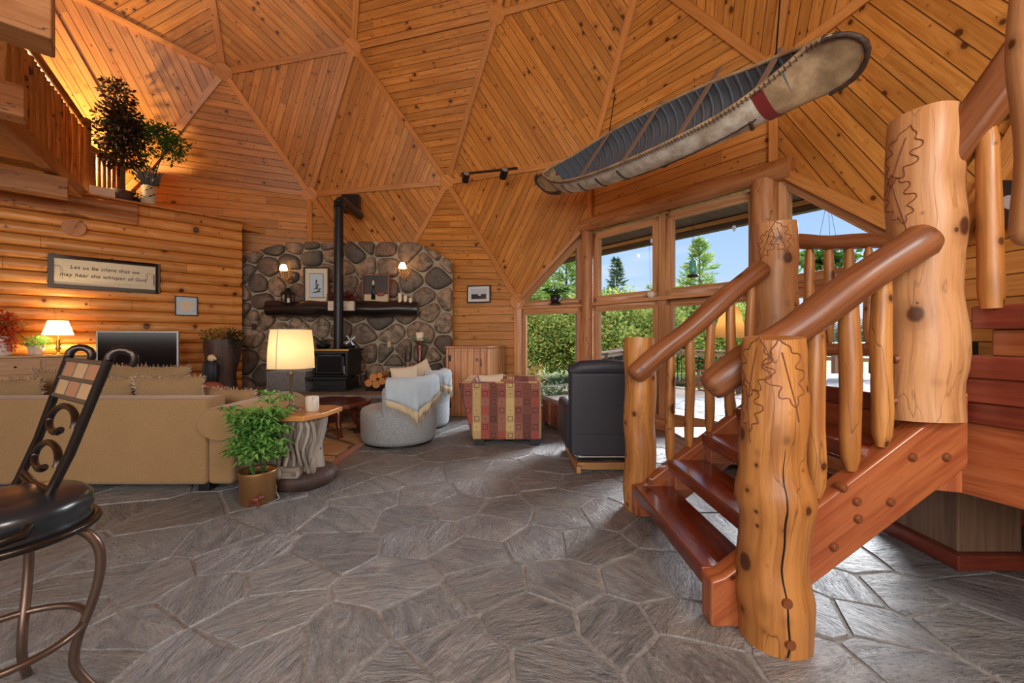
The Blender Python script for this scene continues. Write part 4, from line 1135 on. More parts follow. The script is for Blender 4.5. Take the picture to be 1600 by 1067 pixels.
# rug
t = thing('rug', (-3.4, 5.2, 0), 'tan and brown patterned rug with orange border under the log coffee table', 'rug')
MB().boxb((-4.9, 4.62, .0), (-1.96, 6.3, .014)).build('rug_field', M['rug'], t)
for lo, hi in (((-4.98, 4.14, .0), (-1.86, 4.24, .015)), ((-1.96, 4.24, .0), (-1.86, 6.3, .015)), ((-4.98, 6.3, 0), (-1.86, 6.4, .015))): MB().boxb(lo, hi).build('border', M['rug_border'], t)
MB().boxb((-2.4, 4.24, .0), (-1.96, 4.62, .014)).build('rug_field', M['rug'], t)

# grey tweed swivel chairs with throws
def barrel(cx, cy, R_, face, label, z=0.0):
    t_ = thing('barrel_chair', (cx, cy, z), label, 'armchair')
    zs = .45
    m_ = MB(); m_.lathe([(R_*.93, .03), (R_*.985, .08), (R_, .2), (R_, zs-.05), (R_-.02, zs-.01), (R_-.07, zs+.012), (R_*.4, zs+.03), (.001, zs+.035)], (cx, cy, z), n=48); m_.build('seat', M['blue_chair'], t_, merge=True)
    m_ = MB(); m_.lathe([(R_*.9, 0), (R_*.9, .035)], (cx, cy, z), n=36); m_.build('base_ring', M['black'], t_)
    m_ = MB(); rows = []; back = face+PI; N_ = 40; span = 1.5
    for i in range(N_+1):
        u = -1+2*i/N_; a = back+u*span; hh = .84-.10*abs(u)**3
        th = .15
        prof = [(R_+.002, zs-.06), (R_+.012, .6), (R_+.015, hh-.05), (R_-.01, hh-.008), (R_-.05, hh+.006), (R_-.10, hh-.012), (R_-th, hh-.06), (R_-th-.01, zs)]
        rows.append([V3((cx+math.cos(a)*r_, cy+math.sin(a)*r_, z+zz_)) for r_, zz_ in prof])
    m_.grid(rows); m_.cap(rows[0], flip=True); m_.cap(rows[-1]); m_.build('backrest', M['blue_chair'], t_, merge=True)
    return t_
c1 = (-1.49, 5.36); c2 = (-1.62, 6.78 - .5)
c2 = (-1.37, 6.26)
barrel(c1[0], c1[1], .485, PI*.93, 'grey tweed barrel swivel chair nearest the camera with its back to the patterned chair')
barrel(c2[0], c2[1], .40, PI*.9, 'second pale barrel swivel chair standing behind the first, nearer the cabinet')
def throw(cx, cy, R_, a0, a1, zt_, drop, label, seed):
    t_ = thing('throw_blanket', (cx+math.cos((a0+a1)/2)*R_, cy+math.sin((a0+a1)/2)*R_, .4), label, 'blanket')
    N_ = 46; rows = []; rows2 = []; rnd = random.Random(seed); ends = []
    for i in range(N_+1):
        u = i/N_; a = a0+(a1-a0)*u
        dr = drop(u)
        w_ = .010*math.sin(u*31+seed)+.008*math.sin(u*57)
        row = [V3((cx+math.cos(a)*(R_-.17), cy+math.sin(a)*(R_-.17), zt_-.14))]
        for (r_, zz_) in ((R_-.165, zt_-.05), (R_-.10, zt_+.012), (R_-.04, zt_+.022), (R_+.018, zt_+.0), (R_+.034, zt_-.05)):
            row.append(V3((cx+math.cos(a)*r_, cy+math.sin(a)*r_, zz_)))
        for k in range(1, 8):
            rr = R_+.032+w_*k/5+.006*math.sin(k*1.7+u*20); row.append(V3((cx+math.cos(a+.02*k*math.sin(u*9))*rr, cy+math.sin(a+.02*k*math.sin(u*9))*rr, zt_-.05-(dr)*k/7)))
        rows.append(row[:11]); rows2.append(row[10:]); ends.append((row[-1], a))
    m_ = MB(); m_.grid(rows); m_.build('cloth', M['throw'], t_, solid=.008, merge=True)
    m_ = MB(); m_.grid(rows2); m_.build('tan_band', M['tan_throw'], t_, solid=.008, merge=True)
    m_ = MB()
    for (p, a) in ends:
        for k in range(2):
            q = p+V3((math.cos(a)*.004, math.sin(a)*.004, 0))+V3((-math.sin(a), math.cos(a), 0))*(k*.012); m_.tube([q, q+V3((rnd.uniform(-.01, .01), rnd.uniform(-.01, .01), -rnd.uniform(.05, .085)))], [.003, .0015], n=4)
    m_.build('tassels', M['tan_throw'], t_)
tri = lambda pk, lo, hi: (lambda u: lo+(hi-lo)*max(0, 1-abs(u-pk)*1.7)**1.2)
throw(c1[0], c1[1], .485, -1.62, .45, .845, tri(.36, .14, .50), 'pale blue fringed throw draped over the back of the nearer barrel chair', 3)
throw(c2[0], c2[1], .40, -1.3, .7, .845, tri(.7, .14, .30), 'pale blue fringed throw over the back of the farther barrel chair', 8)
pillow((c1[0]+.02, c1[1]+.18, .78), .36, .36, .12, (1, .2, .1), (.1, .2, 1), 'cream cushion poking above the nearer barrel chair', 'cream', False)
pillow((c2[0]-.05, c2[1]+.1, .80), .34, .34, .12, (1, .1, .5), (-.4, .1, 1), 'cream cushion poking above the farther barrel chair', 'cream', False)

# patterned cube chair facing right and its ottoman
t = thing('patterned_armchair', (-.05, 5.5, 0), 'boxy armchair covered in red and tan squares beside the cabinet', 'armchair')
def slab_uv(pts, off, name, parent, bev=.03):
    m_ = MB(); P = [V3(p) for p in pts]; m_.prism(P, off)
    # plan the squares on the x-z / y-z coordinates
    for fi, f in enumerate(m_.f):
        q = [m_.v[i] for i in f]; n_ = (q[1]-q[0]).cross(q[2]-q[0])
        if abs(n_.y) >= max(abs(n_.x), abs(n_.z)): m_.uv[fi] = [(p.x-.135, p.z+.03) for p in q]
        elif abs(n_.x) >= abs(n_.z): m_.uv[fi] = [(p.y, p.z) for p in q]
        else: m_.uv[fi] = [(p.x, p.y) for p in q]
    return m_.build(name, M['squares'], parent, bevel=bev, seg=4)
zt_ = .79
slab_uv([(-.50, 5.08, .07), (.37, 5.08, .07), (.37, 5.08, zt_), (-.68, 5.08, zt_)], (0, .15, 0), 'arm', t)
slab_uv([(-.50, 6.0, .07), (.37, 6.0, .07), (.37, 6.0, zt_), (-.68, 6.0, zt_)], (0, .15, 0), 'arm', t)
slab_uv([(-.50, 5.20, .07), (-.34, 5.20, .07), (-.50, 5.20, zt_), (-.68, 5.20, zt_)], (0, .83, 0), 'backrest', t)
slab_uv([(-.44, 5.22, .12), (.36, 5.22, .12), (.36, 5.22, .44), (-.46, 5.22, .44)], (0, .80, 0), 'seat', t)
for x in (-.42, .28):
    for y in (5.12, 6.08): MB().boxb((x-.05, y-.03, 0), (x+.07, y+.06, .075)).build('foot', M['black'], t)
pillow((-.28, 5.55, .70), .34, .30, .12, (1, .2, .05), (-.3, 0, 1), 'cream and red printed cushion leaning inside the patterned chair', 'cream', False)
pillow((-.08, 5.58, .66), .30, .26, .12, (1, .1, -.2), (.1, 0, 1), 'rust red cushion beside the cream one inside the patterned chair', 'rug_border', False)
t = thing('ottoman', (.95, 6.0, 0), 'low ottoman with grey suede top and red patterned sides beside the recliner', 'ottoman')
oc = [(.47, 6.28), (.74, 5.52), (1.50, 5.78), (1.24, 6.54)]
m_ = MB(); m_.prism([(x, y, .05) for x, y in oc], (0, 0, .34))
for fi, f in enumerate(m_.f):
    q = [m_.v[i] for i in f]; m_.uv[fi] = [(((p.x-.47)**2+(p.y-6.28)**2)**.5, p.z) for p in q]
m_.build('body', M['squares'], t, bevel=.02)
m_ = MB(); m_.prism([(x, y, .385) for x, y in oc], (0, 0, .07)); m_.build('top_cushion', M['ott_top'], t, bevel=.03, seg=4)
for x, y in oc: cx_, cy_ = x+(.98-x)*.12, y+(6.03-y)*.12; MB().boxb((cx_-.03, cy_-.03, 0), (cx_+.03, cy_+.03, .055)).build('foot', M['black'], t)

# recliner from behind
t = thing('recliner', (1.0, 4.6, 0), 'charcoal fabric recliner seen from behind on a low wooden base', 'recliner')
ry = 4.18
rbox((.60, ry, .13), (1.36, ry+.17, 1.0), 'backrest', 'navy', t, .04)
m_ = MB(); m_.tube([(.60+.02, ry+.07, 1.0), (.72, ry+.06, 1.035), (.98, ry+.05, 1.05), (1.24, ry+.06, 1.035), (1.34, ry+.07, 1.0)], [.06, .078, .082, .078, .06], n=14, round_ends=True); m_.build('head_cushion', M['navy'], t)
MB().boxb((.615, ry-.012, .14), (1.345, ry, .36)).build('back_flap', M['navy'], t, bevel=.006)
for x in (.565, 1.36): rbox((x, ry+.1, .17), (x+.16 if x > 1 else x+.12, ry+.8, .64), 'arm', 'navy', t, .05)
rbox((.7, ry+.16, .2), (1.4, ry+.85, .5), 'seat', 'navy', t, .06)
for x in (.64, 1.25): MB().boxb((x, ry-.16, 0), (x+.05, ry+.7, .07)).build('runner', M['tan_wood'], t, bevel=.01)
MB().boxb((.66, ry-.10, .02), (1.28, ry-.05, .09)).build('cross_bar', M['tan_wood'], t, bevel=.008)
m_ = MB(); m_.tube([(.68, ry-.02, .13), (1.3, ry-.02, .13)], .01, n=8); m_.build('rod', M['silver'], t)
m_ = MB(); m_.boxb((.75, ry+.1, .07), (1.2, ry+.6, .2)); m_.build('mechanism', M['black_metal'], t)

# coffee table
t = thing('coffee_table', (-2.35, 5.5, .015), 'low live-edge reddish burl log coffee table with bent legs on the rug', 'coffee table')
tp = []
for i in range(40):
    a = 2*PI*i/40; r_ = 1+.10*math.sin(3*a+.6)+.06*math.sin(7*a)+.04*math.sin(11*a+2); tp.append((-2.52+math.cos(a)*.44*r_, 5.72+math.sin(a)*.52*r_, .395))
m_ = MB(); m_.prism(tp, (0, 0, .06)); m_.build('tabletop', M['burl'], t, bevel=.012)
for (a, l) in ((.7, .26), (2.3, .3), (3.9, .3), (5.4, .26)):
    x, y = -2.52+math.cos(a)*.22, 5.72+math.sin(a)*.26; dx, dy = math.cos(a), math.sin(a)
    m_ = MB(); m_.tube([(x, y, .40), (x+dx*.06, y+dy*.06, .30), (x+dx*.05, y+dy*.05, .18), (x+dx*.12, y+dy*.12, .07), (x+dx*.15, y+dy*.15, .016)], [.05, .04, .034, .03, .034], n=10, wob=.15, seed=a); m_.build('leg', M['burl'], t)

# trunk side table, its carved stone-like base, lamp, candle cup
tx, ty = -1.98, 3.80
t = thing('trunk_side_table', (tx, ty, 0), 'side table with wooden top on a grey gnarled tree trunk and carved base', 'side table')
m_ = MB(); rows = []
for i in range(9):
    u = i/8; z = .06+u*.56; row = []
    for j in range(26):
        a = 2*PI*j/26; r_ = (.185+.05*abs(u-.45)**1.4*2.2)*(1+.10*math.sin(a*7+u*3)+.05*math.sin(a*13+u*7)); row.append((tx+math.cos(a)*r_, ty+math.sin(a)*r_, z))
    rows.append(row)
m_.grid(rows, closeu=True); m_.cap(rows[0], flip=True); m_.cap(rows[-1]); tr_ = m_.build('trunk', M['grey_wood'], t)
rnd = random.Random(5)
for k in range(9):
    a = -2.6+k*.24; m_ = MB(); m_.tube([(tx+math.cos(a+.09*math.sin(i*1.1+k))*(.215+.02*abs(i-4)/4+.012*(i % 2)), ty+math.sin(a+.09*math.sin(i*1.1+k))*(.215+.02*abs(i-4)/4+.012*(i % 2)), .10+i*.064) for i in range(9)], .017, n=6, wob=.3, seed=k); m_.build('root', M['grey_wood'], tr_)
m_ = MB(); rows = []
for (r_, z) in ((.25, 0), (.29, .03), (.30, .09), (.27, .13), (.2, .15), (.02, .155)):
    rows.append([(tx+.03+math.cos(2*PI*j/26)*r_*(1+.08*noise.noise(V3((j*.6, z*9, 2)))), ty-.02+math.sin(2*PI*j/26)*r_*.95, z+.012*noise.noise(V3((j*.8, z*5, 9)))) for j in range(26)])
m_.grid(rows, closeu=True); m_.cap(rows[0], flip=True); m_.build('carved_base', M['brown_trunk'], t)
m_ = MB(); m_.boxb((tx-.02, ty-.30, .13), (tx+.12, ty-.18, .22)); m_.ball((tx+.19, ty-.16, .20), (.03, .03, .08)); m_.ball((tx-.06, ty-.26, .17), (.07, .05, .06)); m_.build('carved_figure', M['grey_wood'], t, bevel=.01)
tpz = .625
cor = [at(396, 640, 4.0), at(512, 633, 4.1), at(520, 641, 3.8), at(488, 655, 3.45), at(432, 655, 3.45)]
cor = [(-2.27, 3.60), (-2.27, 4.06), (-1.80, 4.10), (-1.68, 4.02), (-1.70, 3.70), (-1.80, 3.50), (-2.2, 3.50)]
m_ = MB(); m_.prism([(x, y, tpz) for x, y in cor], (0, 0, .05)); m_.build('tabletop', M['table_top'], t, bevel=.012, seg=3)
TT = tpz+.05
lx, ly = (455-800)/FPX*3.78, 3.78
t = thing('table_lamp', (lx, ly, TT), 'tall lamp with antique metal stem and cream drum shade on the trunk table', 'lamp')
m_ = MB(); m_.lathe([(.085, 0), (.09, .008), (.075, .02), (.055, .028), (.03, .045), (.018, .06), (.016, .07), (.016, .33), (.024, .335), (.024, .35), (.015, .36), (.015, .41), (.05, .425), (.05, .432), (.012, .44), (.012, .50)], (lx, ly, TT), n=24); m_.build('stem', M['lamp_metal'], t)
sz0 = at(0, 575, ly).z; sz1 = at(0, 515, ly).z
m_ = MB()
sq = lambda r_, z: [(lx+math.copysign(abs(math.cos(a))**.7, math.cos(a))*r_, ly+math.copysign(abs(math.sin(a))**.7, math.sin(a))*r_*.8, z) for a in [2*PI*j/40 for j in range(40)]]
m_.grid([sq(.192, sz0), sq(.186, (sz0+sz1)/2), sq(.168, sz1)], closeu=True); s_ = m_.build('lamp_shade', M['shade_cream'], t)
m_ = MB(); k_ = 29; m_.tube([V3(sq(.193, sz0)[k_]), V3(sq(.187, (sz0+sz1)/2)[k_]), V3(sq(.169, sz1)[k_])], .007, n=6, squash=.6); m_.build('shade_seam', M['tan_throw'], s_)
m_ = MB(); m_.tube([V3(p) for p in sq(.193, sz0)], .003, n=5, closed=True); m_.build('shade_trim', M['tan_throw'], s_)
m_ = MB(); m_.tube([V3(p) for p in sq(.169, sz1)], .003, n=5, closed=True); m_.build('shade_trim', M['tan_throw'], s_)
l = light('lamp_bulb', 'POINT', (lx, ly, (sz0+sz1)/2), 1.7, (1, .74, .42), shadow_soft_size=.04)
cx_, cy_ = (488-800)/FPX*3.74, 3.74
t = thing('candle_cup', (cx_, cy_, TT), 'mottled ceramic candle cup on the trunk side table', 'candle holder')
m_ = MB(); m_.lathe([(.045, 0), (.057, .01), (.058, .07), (.056, .135), (.05, .137), (.048, .11), (.001, .108)], (cx_, cy_, TT), n=24); m_.build('cup', M['birch_pot'], t)
m_ = MB(); m_.lathe([(.045, .10), (.045, .12), (.02, .13), (.001, .13)], (cx_, cy_, TT), n=16); m_.build('candle', M['candle'], t)

# potted plant in copper pot and figurine
def whorl(m_, c, R_, n, L, rnd, asp=.32, tiltz=.1):
    for k in range(n):
        a = 2*PI*k/n+rnd.random()*.4; d = V3((math.cos(a), math.sin(a), tiltz+rnd.uniform(-.25, .2))); d.normalize()
        # a folded leaf of four faces, drooping at the tip
        s_ = d.cross(vup); s_.normalize(); c = V3(c); b0 = c+d*R_*.12; mid = b0+d*L*.5+vup*.02; tip = b0+d*L+V3((0, 0, -L*.12)); w_ = L*asp/2
        up_ = s_.cross(d)*.012
        m_.face([b0, mid+s_*w_+up_, mid]); m_.face([b0, mid, mid-s_*w_+up_]); m_.face([mid, mid+s_*w_+up_, tip]); m_.face([mid, tip, mid-s_*w_+up_])
px_, py_ = (403-800)/FPX*3.36, 3.36
t = thing('potted_plant', (px_, py_, 0), 'leafy green umbrella plant in a hammered copper pot beside the sofa arm', 'plant')
m_ = MB(); m_.lathe([(.125, 0), (.132, .01), (.135, .22), (.142, .25), (.138, .262), (.128, .25), (.122, .2), (.001, .2)], (px_, py_, 0), n=30); p_ = m_.build('pot', M['pot_metal'], t)
m_ = MB(); m_.lathe([(.122, .19), (.1, .215), (.001, .22)], (px_, py_, 0), n=16); m_.build('soil', M['soil'], p_)
rnd = random.Random(17); st = MB(); lf = MB()
for k in range(7):
    a = rnd.random()*6.28; top = V3((px_+math.cos(a)*rnd.uniform(.02, .15), py_+math.sin(a)*rnd.uniform(.0, .12), rnd.uniform(.62, .84)))
    base = V3((px_+math.cos(a)*.03, py_+math.sin(a)*.03, .2)); P = [base.lerp(top, i/6)+V3((.015*math.sin(i+k), .012*math.cos(i*1.3+k), 0)) for i in range(7)]
    st.tube(P, [.007]*7, n=6)
    for i in range(2, 7):
        for _ in range(3):
            b = rnd.random()*6.28; c_ = P[i]+V3((math.cos(b)*rnd.uniform(.04, .13), math.sin(b)*rnd.uniform(.04, .13), rnd.uniform(-.05, .08))); st.tube([P[i], (P[i]+c_)/2+V3((0, 0, .02)), c_], .0025, n=4)
            whorl(lf, c_, .05, 7, rnd.uniform(.085, .13), rnd, .40, .3)
st.build('stem', M['leaf_mid'], t); lf.build('foliage', M['leaf'], t)
fx, fy = (399-800)/FPX*3.25, 3.25
t = thing('figurine', (fx, fy, 0), 'small red brown animal figurine on the slate by the copper pot', 'figurine')
m_ = MB(); m_.ball((fx, fy, .052), (.045, .03, .032)); m_.build('body', M['figurine'], t)
m_ = MB(); m_.ball((fx+.046, fy-.006, .072), (.022, .02, .02)); m_.build('head', M['figurine'], t)
for dx in (-.03, .028):
    for dy in (-.016, .016): m_ = MB(); m_.tube([(fx+dx, fy+dy, .045), (fx+dx*1.2, fy+dy*1.3, 0)], [.012, .009], n=8); m_.build('leg', M['figurine'], t)
m_ = MB(); P = [(-2.07, 3.38, .006), (-1.98, 3.30, .006), (-1.93, 3.36, .02), (-1.99, 3.42, .05), (-2.0, 3.44, .1)]
m_.tube(P, .004, n=6); m_.build('power_cord', M['silver'], None, label='thin pale cord lying on the slate beside the copper pot', cat='cord')

# cabinet right of the fireplace
t = thing('corner_cabinet', (-.7, 7.4, 0), 'knotty pine corner cabinet with a plank door beside the stone wall', 'cabinet')
ca = [(-1.14, 7.0), (-.42, 7.0), (-.14, 7.72), (-1.14, 7.98)]
def vfaces(m_):
    for fi, f in enumerate(m_.f):
        q = [m_.v[i] for i in f]; n_ = (q[1]-q[0]).cross(q[2]-q[0])
        if abs(n_.z) < max(abs(n_.x), abs(n_.y)): d = V3((-n_.y, n_.x, 0)).normalized(); m_.uv[fi] = [(p.z, p.dot(d)) for p in q]
m_ = MB(); m_.prism([(x, y, .0) for x, y in ca], (0, 0, 1.17)); vfaces(m_); m_.build('cabinet_body', M['cab'], t, bevel=.006)
m_ = MB(); m_.prism([(x+(-.7-x)*-.03, y+(7.4-y)*-.03, 1.17) for x, y in ca], (0, 0, .035)); m_.build('worktop', M['cab'], t, bevel=.006)
m_ = MB(); m_.boxb((-1.06, 6.975, .06), (-.47, 7.0, 1.12)); vfaces(m_); d_ = m_.build('door', M['cab'], t, bevel=.006)
m_ = MB(); m_.tube([(-.53, 6.97, .86), (-.53, 6.94, .87), (-.53, 6.94, .98), (-.53, 6.97, .99)], .006, n=6); m_.build('handle', M['black_metal'], d_)
for z in (.2, 1.0): MB().boxb((-1.09, 6.965, z-.05), (-1.05, 6.976, z+.05)).build('hinge', M['black_metal'], d_)
# ---------------------------------------------------------------- television, console and what stands on it
tvc = at(215.5, 560, 6.35); tr_ = uvec((.93, .36, 0)); tn_ = uvec((.36, -.93, 0))
ax2 = lambda c, r_, n_: Matrix((r_, n_, vup)).transposed()
def obox(m_, c, d, r_, n_): m_.box(c, d, M=ax2(c, r_, n_)); return m_
a = hit(151, 517, tvc, tn_); b = hit(280, 517, tvc, tn_); W_ = (b-a).length; c = (a+b)/2; c.z -= .40
t = thing('television', (c.x, c.y, c.z-.52), 'flat television with silver rim standing behind the sofa by the log wall', 'television')
obox(MB(), c, (W_, .05, .80), tr_, tn_).build('casing', M['silver'], t, bevel=.008)
obox(MB(), c+tn_*.022, (W_-.05, .012, .75), tr_, tn_).build('screen', M['screen'], t)
obox(MB(), c-vup*.50, (.5, .22, .03), tr_, tn_).build('stand', M['black'], t, bevel=.006)
obox(MB(), c-vup*.44, (.12, .04, .12), tr_, tn_).build('stand_neck', M['black'], t)
t = thing('television_bench', (c.x, c.y, 0), 'low wooden bench under the television', 'cabinet')
bz = c.z-.515
obox(MB(), V3((c.x, c.y, bz-.03)), (1.3, .40, .06), tr_, tn_).build('bench_top', M['tan_wood'], t, bevel=.006)
obox(MB(), V3((c.x, c.y, (bz-.06)/2)), (1.24, .36, bz-.06), tr_, tn_).build('body', M['tan_wood'], t, bevel=.006)
# sideboard along the log wall
cz_ = at(60, 555, 5.75).z
sb = lambda s_, d, z: LW+Lt*s_+Ln*d+vup*z
def sbox(s0_, s1_, d0, d1, z0, z1, name, mat, par, bev=.006):
    m_ = MB(); obox(m_, sb((s0_+s1_)/2, (d0+d1)/2, (z0+z1)/2), (abs(s1_-s0_), abs(d1-d0), z1-z0), Lt, Ln); return m_.build(name, M[mat], par, bevel=bev)
t = thing('sideboard', sb(2.45, .32, 0), 'light oak sideboard along the log wall left of the television', 'cabinet')
sbox(1.98, 3.56, .10, .50, .05, cz_-.035, 'cabinet_body', 'tan_wood', t)
sbox(1.95, 3.59, .09, .525, cz_-.035, cz_, 'worktop', 'tan_wood', t)
for i in range(3):
    d_ = sbox(2.02+i*.51, 2.48+i*.51, .50, .515, cz_-.26, cz_-.06, 'drawer', 'tan_wood', t, .004)
    m_ = MB(); m_.ball(sb(2.25+i*.51, .525, cz_-.16), .014); m_.build('knob', M['black_metal'], d_)
    d_ = sbox(2.02+i*.51, 2.48+i*.51, .50, .515, .12, cz_-.29, 'door', 'tan_wood', t, .004)
p = hit(91, 556, sb(0, .34, 0), Ln); p.z = cz_
t = thing('accent_lamp', p, 'small lit lamp with brass stem and white square shade on the sideboard', 'lamp')
m_ = MB(); m_.lathe([(.07, 0), (.07, .012), (.025, .03), (.016, .06), (.034, .09), (.018, .12), (.030, .15), (.016, .18), (.028, .21), (.012, .235), (.010, .30)], p, n=20); m_.build('stem', M['brass'], t)
def taper(c, r0, r1, z0, z1): 
    m_ = MB(); R0 = [(1, 1), (-1, 1), (-1, -1), (1, -1)]
    rows = [[V3(c)+Lt*x*r_+Ln*y*r_*.8+vup*z for x, y in R0] for r_, z in ((r0, z0), (r1, z1))]
    m_.grid(rows, closeu=True, sm=False); return m_
taper(p, .158, .10, .29, .50).build('lamp_shade', M['shade_warm'], t)
light('accent_bulb', 'POINT', p+vup*.38, 26, (1, .66, .30), shadow_soft_size=.05)
p = hit(57, 557, sb(0, .36, 0), Ln); p.z = cz_
t = thing('potted_fern', p, 'small green fern in a white patterned pot on the sideboard', 'plant')
m_ = MB(); m_.lathe([(.06, 0), (.075, .02), (.09, .13), (.08, .13), (.001, .11)], p, n=20); m_.build('pot', M['birch_pot'], t)
MB().leaves(p+vup*.19, (.15, .13, .09), 420, .05, 3, .2, .3).build('foliage', M['leaf'], t)
p = hit(6, 556, sb(0, .40, 0), Ln); p.z = cz_
t = thing('flower_vase', p, 'white vase of red and orange flowers on the sideboard at the left frame edge', 'flowers')
m_ = MB(); m_.lathe([(.05, 0), (.07, .02), (.095, .2), (.11, .27), (.10, .27), (.001, .22)], p, n=20); m_.build('vase', M['white'], t)
MB().leaves(p+vup*.42+V3((-.02, 0, 0)), (.19, .16, .22), 900, .045, 5, .1, .6).build('flowers', M['leaf_red'], t)
m_ = MB(); m_.leaves(p+vup*.24+V3((.09, -.03, 0)), (.10, .08, .2), 300, .04, 9, .1, .5, 1.0); m_.build('flowers', M['leaf_red'], t)
MB().leaves(p+vup*.38+V3((.05, 0, 0)), (.2, .16, .2), 260, .06, 6, .3, .3).build('foliage', M['leaf_autumn'], t)
# frames on the log wall
def frame(name, label, cat, c, r_, n_, w_, h_, fw, th, fmat, parts_, tilt=0):
    t_ = thing(name, c-vup*h_/2, label, cat)
    m_ = MB()
    for s_ in (-1, 1):
        obox(m_, c+r_*s_*(w_/2-fw/2)+n_*th/2, (fw, th, h_), r_, n_); obox(m_, c+vup*s_*(h_/2-fw/2)+n_*th/2, (w_-2*fw, th, fw), r_, n_)
    m_.build('frame_border', M[fmat], t_, bevel=.004)
    for (nm, ww, hh, dx, dz, mat, d) in parts_: obox(MB(), c+r_*dx+vup*dz+n_*d, (ww, .006, hh), r_, n_).build(nm, M[mat], t_)
    return t_
Rt = -Lt   # right along the wall as seen from the room
TLp, TRp, BRp, BLp = (wl(x, y, .075) for x, y in ((75, 396), (250, 413), (250, 459), (75, 449)))
c = (TLp+TRp+BRp+BLp)/4; W_ = (TRp-TLp).length; Hh = ((TLp-BLp).length+(TRp-BRp).length)/2
t = frame('framed_sign', 'long framed hand-lettered sign hanging on the log wall', 'sign', c, Rt, Ln, W_, Hh, .06, .03, 'dark_frame', [('paper', W_-.1, Hh-.1, 0, 0, 'paper', .012)])
def text(s_, size, c, r_, n_, mat, parent, name='lettering', shear=.12, align='CENTER'):
    cu = bpy.data.curves.new(name, 'FONT'); cu.body = s_; cu.size = size; cu.align_x = align; cu.align_y = 'CENTER'; cu.extrude = .0015; cu.shear = shear; cu.space_character = 1.08
    o = bpy.data.objects.new(name, cu); S.collection.objects.link(o); o.parent = parent
    mt = Matrix((r_, vup, n_)).transposed().to_4x4(); mt.translation = V3(c)-wloc(parent); o.matrix_local = mt
    bpy.context.view_layer.update()
    me = bpy.data.meshes.new_from_object(o.evaluated_get(bpy.context.evaluated_depsgraph_get())); me.materials.clear(); me.materials.append(M[mat])
    bpy.data.objects.remove(o); o = bpy.data.objects.new(name, me); S.collection.objects.link(o); o.parent = parent; o.matrix_local = mt; return o
text('Let us be silent that we', .076, c+vup*.075+Ln*.018-Rt*.02, Rt, Ln, 'label_dark', t)
text('may hear the whisper of God', .076, c-vup*.045+Ln*.018-Rt*.03, Rt, Ln, 'label_dark', t)
m_ = MB()   # small script line under the lettering
for i in range(26):
    q = c-vup*.135+Rt*(-.36+i*.030)+Ln*.017; m_.tube([q, q+Rt*.018+vup*.006*math.sin(i*2.1)], .0018, n=4)
m_.build('fine_lettering', M['ink_faint'], t)
for sx_, big in ((-.60, 1), (.56, 1)):      # drawn arches at both ends
    m_ = MB()
    for dx in (-.055, .055):
        for r_, z0_ in ((.05, -.11), (.03, -.02)):
            P = [c+Rt*(sx_+dx-r_)+vup*z0_+Ln*.017]+[c+Rt*(sx_+dx-r_*math.cos(k*PI/8))+vup*(.04+r_*math.sin(k*PI/8))+Ln*.017 for k in range(9)]+[c+Rt*(sx_+dx+r_)+vup*z0_+Ln*.017]
            m_.tube(P, .0025, n=4)
    m_.build('drawn_arches', M['ink_faint'], t)
m_ = MB(); m_.tube([c+Rt*.56+vup*.06+Ln*.017, c+Rt*.56-vup*.15+Ln*.017], .004, n=4); m_.build('drawn_stem', M['label_dark'], t)
a, b, d_ = wl(273, 463, .075), wl(309, 463, .075), wl(309, 493, .075); c = (a+d_)/2
t = frame('framed_print', 'small dark framed print of pale blue round seal on the log wall', 'picture', c, Rt, Ln, (b-a).length, (b-d_).length, .018, .02, 'dark_frame', [('mat_board', (b-a).length-.03, (b-d_).length-.03, 0, 0, 'pale_blue', .010)])
m_ = MB(); m_.tube([c+Ln*.014, c+Ln*.016], .10, n=28); m_.build('seal', M['paper'], t)

# carved trunk planter with an eagle
px_ = at(346, 600, 7.0); cx_, cy_ = px_.x, 7.0
cx_ += .02
t = thing('trunk_planter', (cx_, cy_, 0), 'tall hollow tree trunk planter with carved eagle between log wall and fireplace', 'planter')
zt_ = at(0, 530, 7.0).z
m_ = MB(); rows = []
for i in range(12):
    u = i/11; z = u*zt_; r0 = .21+.05*abs(u-.5)*2+.02*math.sin(u*9)
    rows.append([(cx_+math.cos(2*PI*j/24)*r0*(1+.07*math.sin(j*1.9+u*5)), cy_+math.sin(2*PI*j/24)*r0*(1+.07*math.sin(j*1.3+u*4)), z) for j in range(24)])
m_.grid(rows, closeu=True); m_.cap(rows[-1]); m_.build('trunk', M['brown_trunk'], t)
ex, ey, ez = cx_+.03, cy_-.30, .66
m_ = MB(); m_.ball((ex, ey, ez+.14), (.11, .09, .19)); m_.ball((ex-.06, ey, ez+.05), (.06, .05, .16)); b_ = m_.build('eagle_body', M['eagle_dark'], t)
m_ = MB(); m_.ball((ex+.02, ey-.02, ez+.36), (.062, .06, .06)); m_.tube([(ex+.06, ey-.03, ez+.36), (ex+.10, ey-.04, ez+.35), (ex+.11, ey-.045, ez+.325)], [.03, .02, .005], n=8); m_.build('eagle_head', M['eagle_white'], b_)
m_ = MB(); m_.ball((ex-.12, ey, ez-.05), (.035, .03, .08)); m_.build('eagle_tail', M['eagle_white'], b_)
for s_ in (-1, 1): m_ = MB(); m_.ball((ex+s_*.09, ey-.02, ez+.13), (.035, .05, .17)); m_.build('eagle_wing', M['eagle_dark'], b_)
m_ = MB(); m_.ball((ex, ey-.0, ez-.14), (.2, .10, .12)); m_.ball((ex+.1, ey, ez-.2), (.16, .1, .14)); m_.build('rock_perch', M['red_rock'], t)
MB().leaves((cx_, cy_-.03, zt_+.07), (.31, .22, .13), 700, .05, 12, .2, .5).build('foliage', M['leaf_autumn'], t)
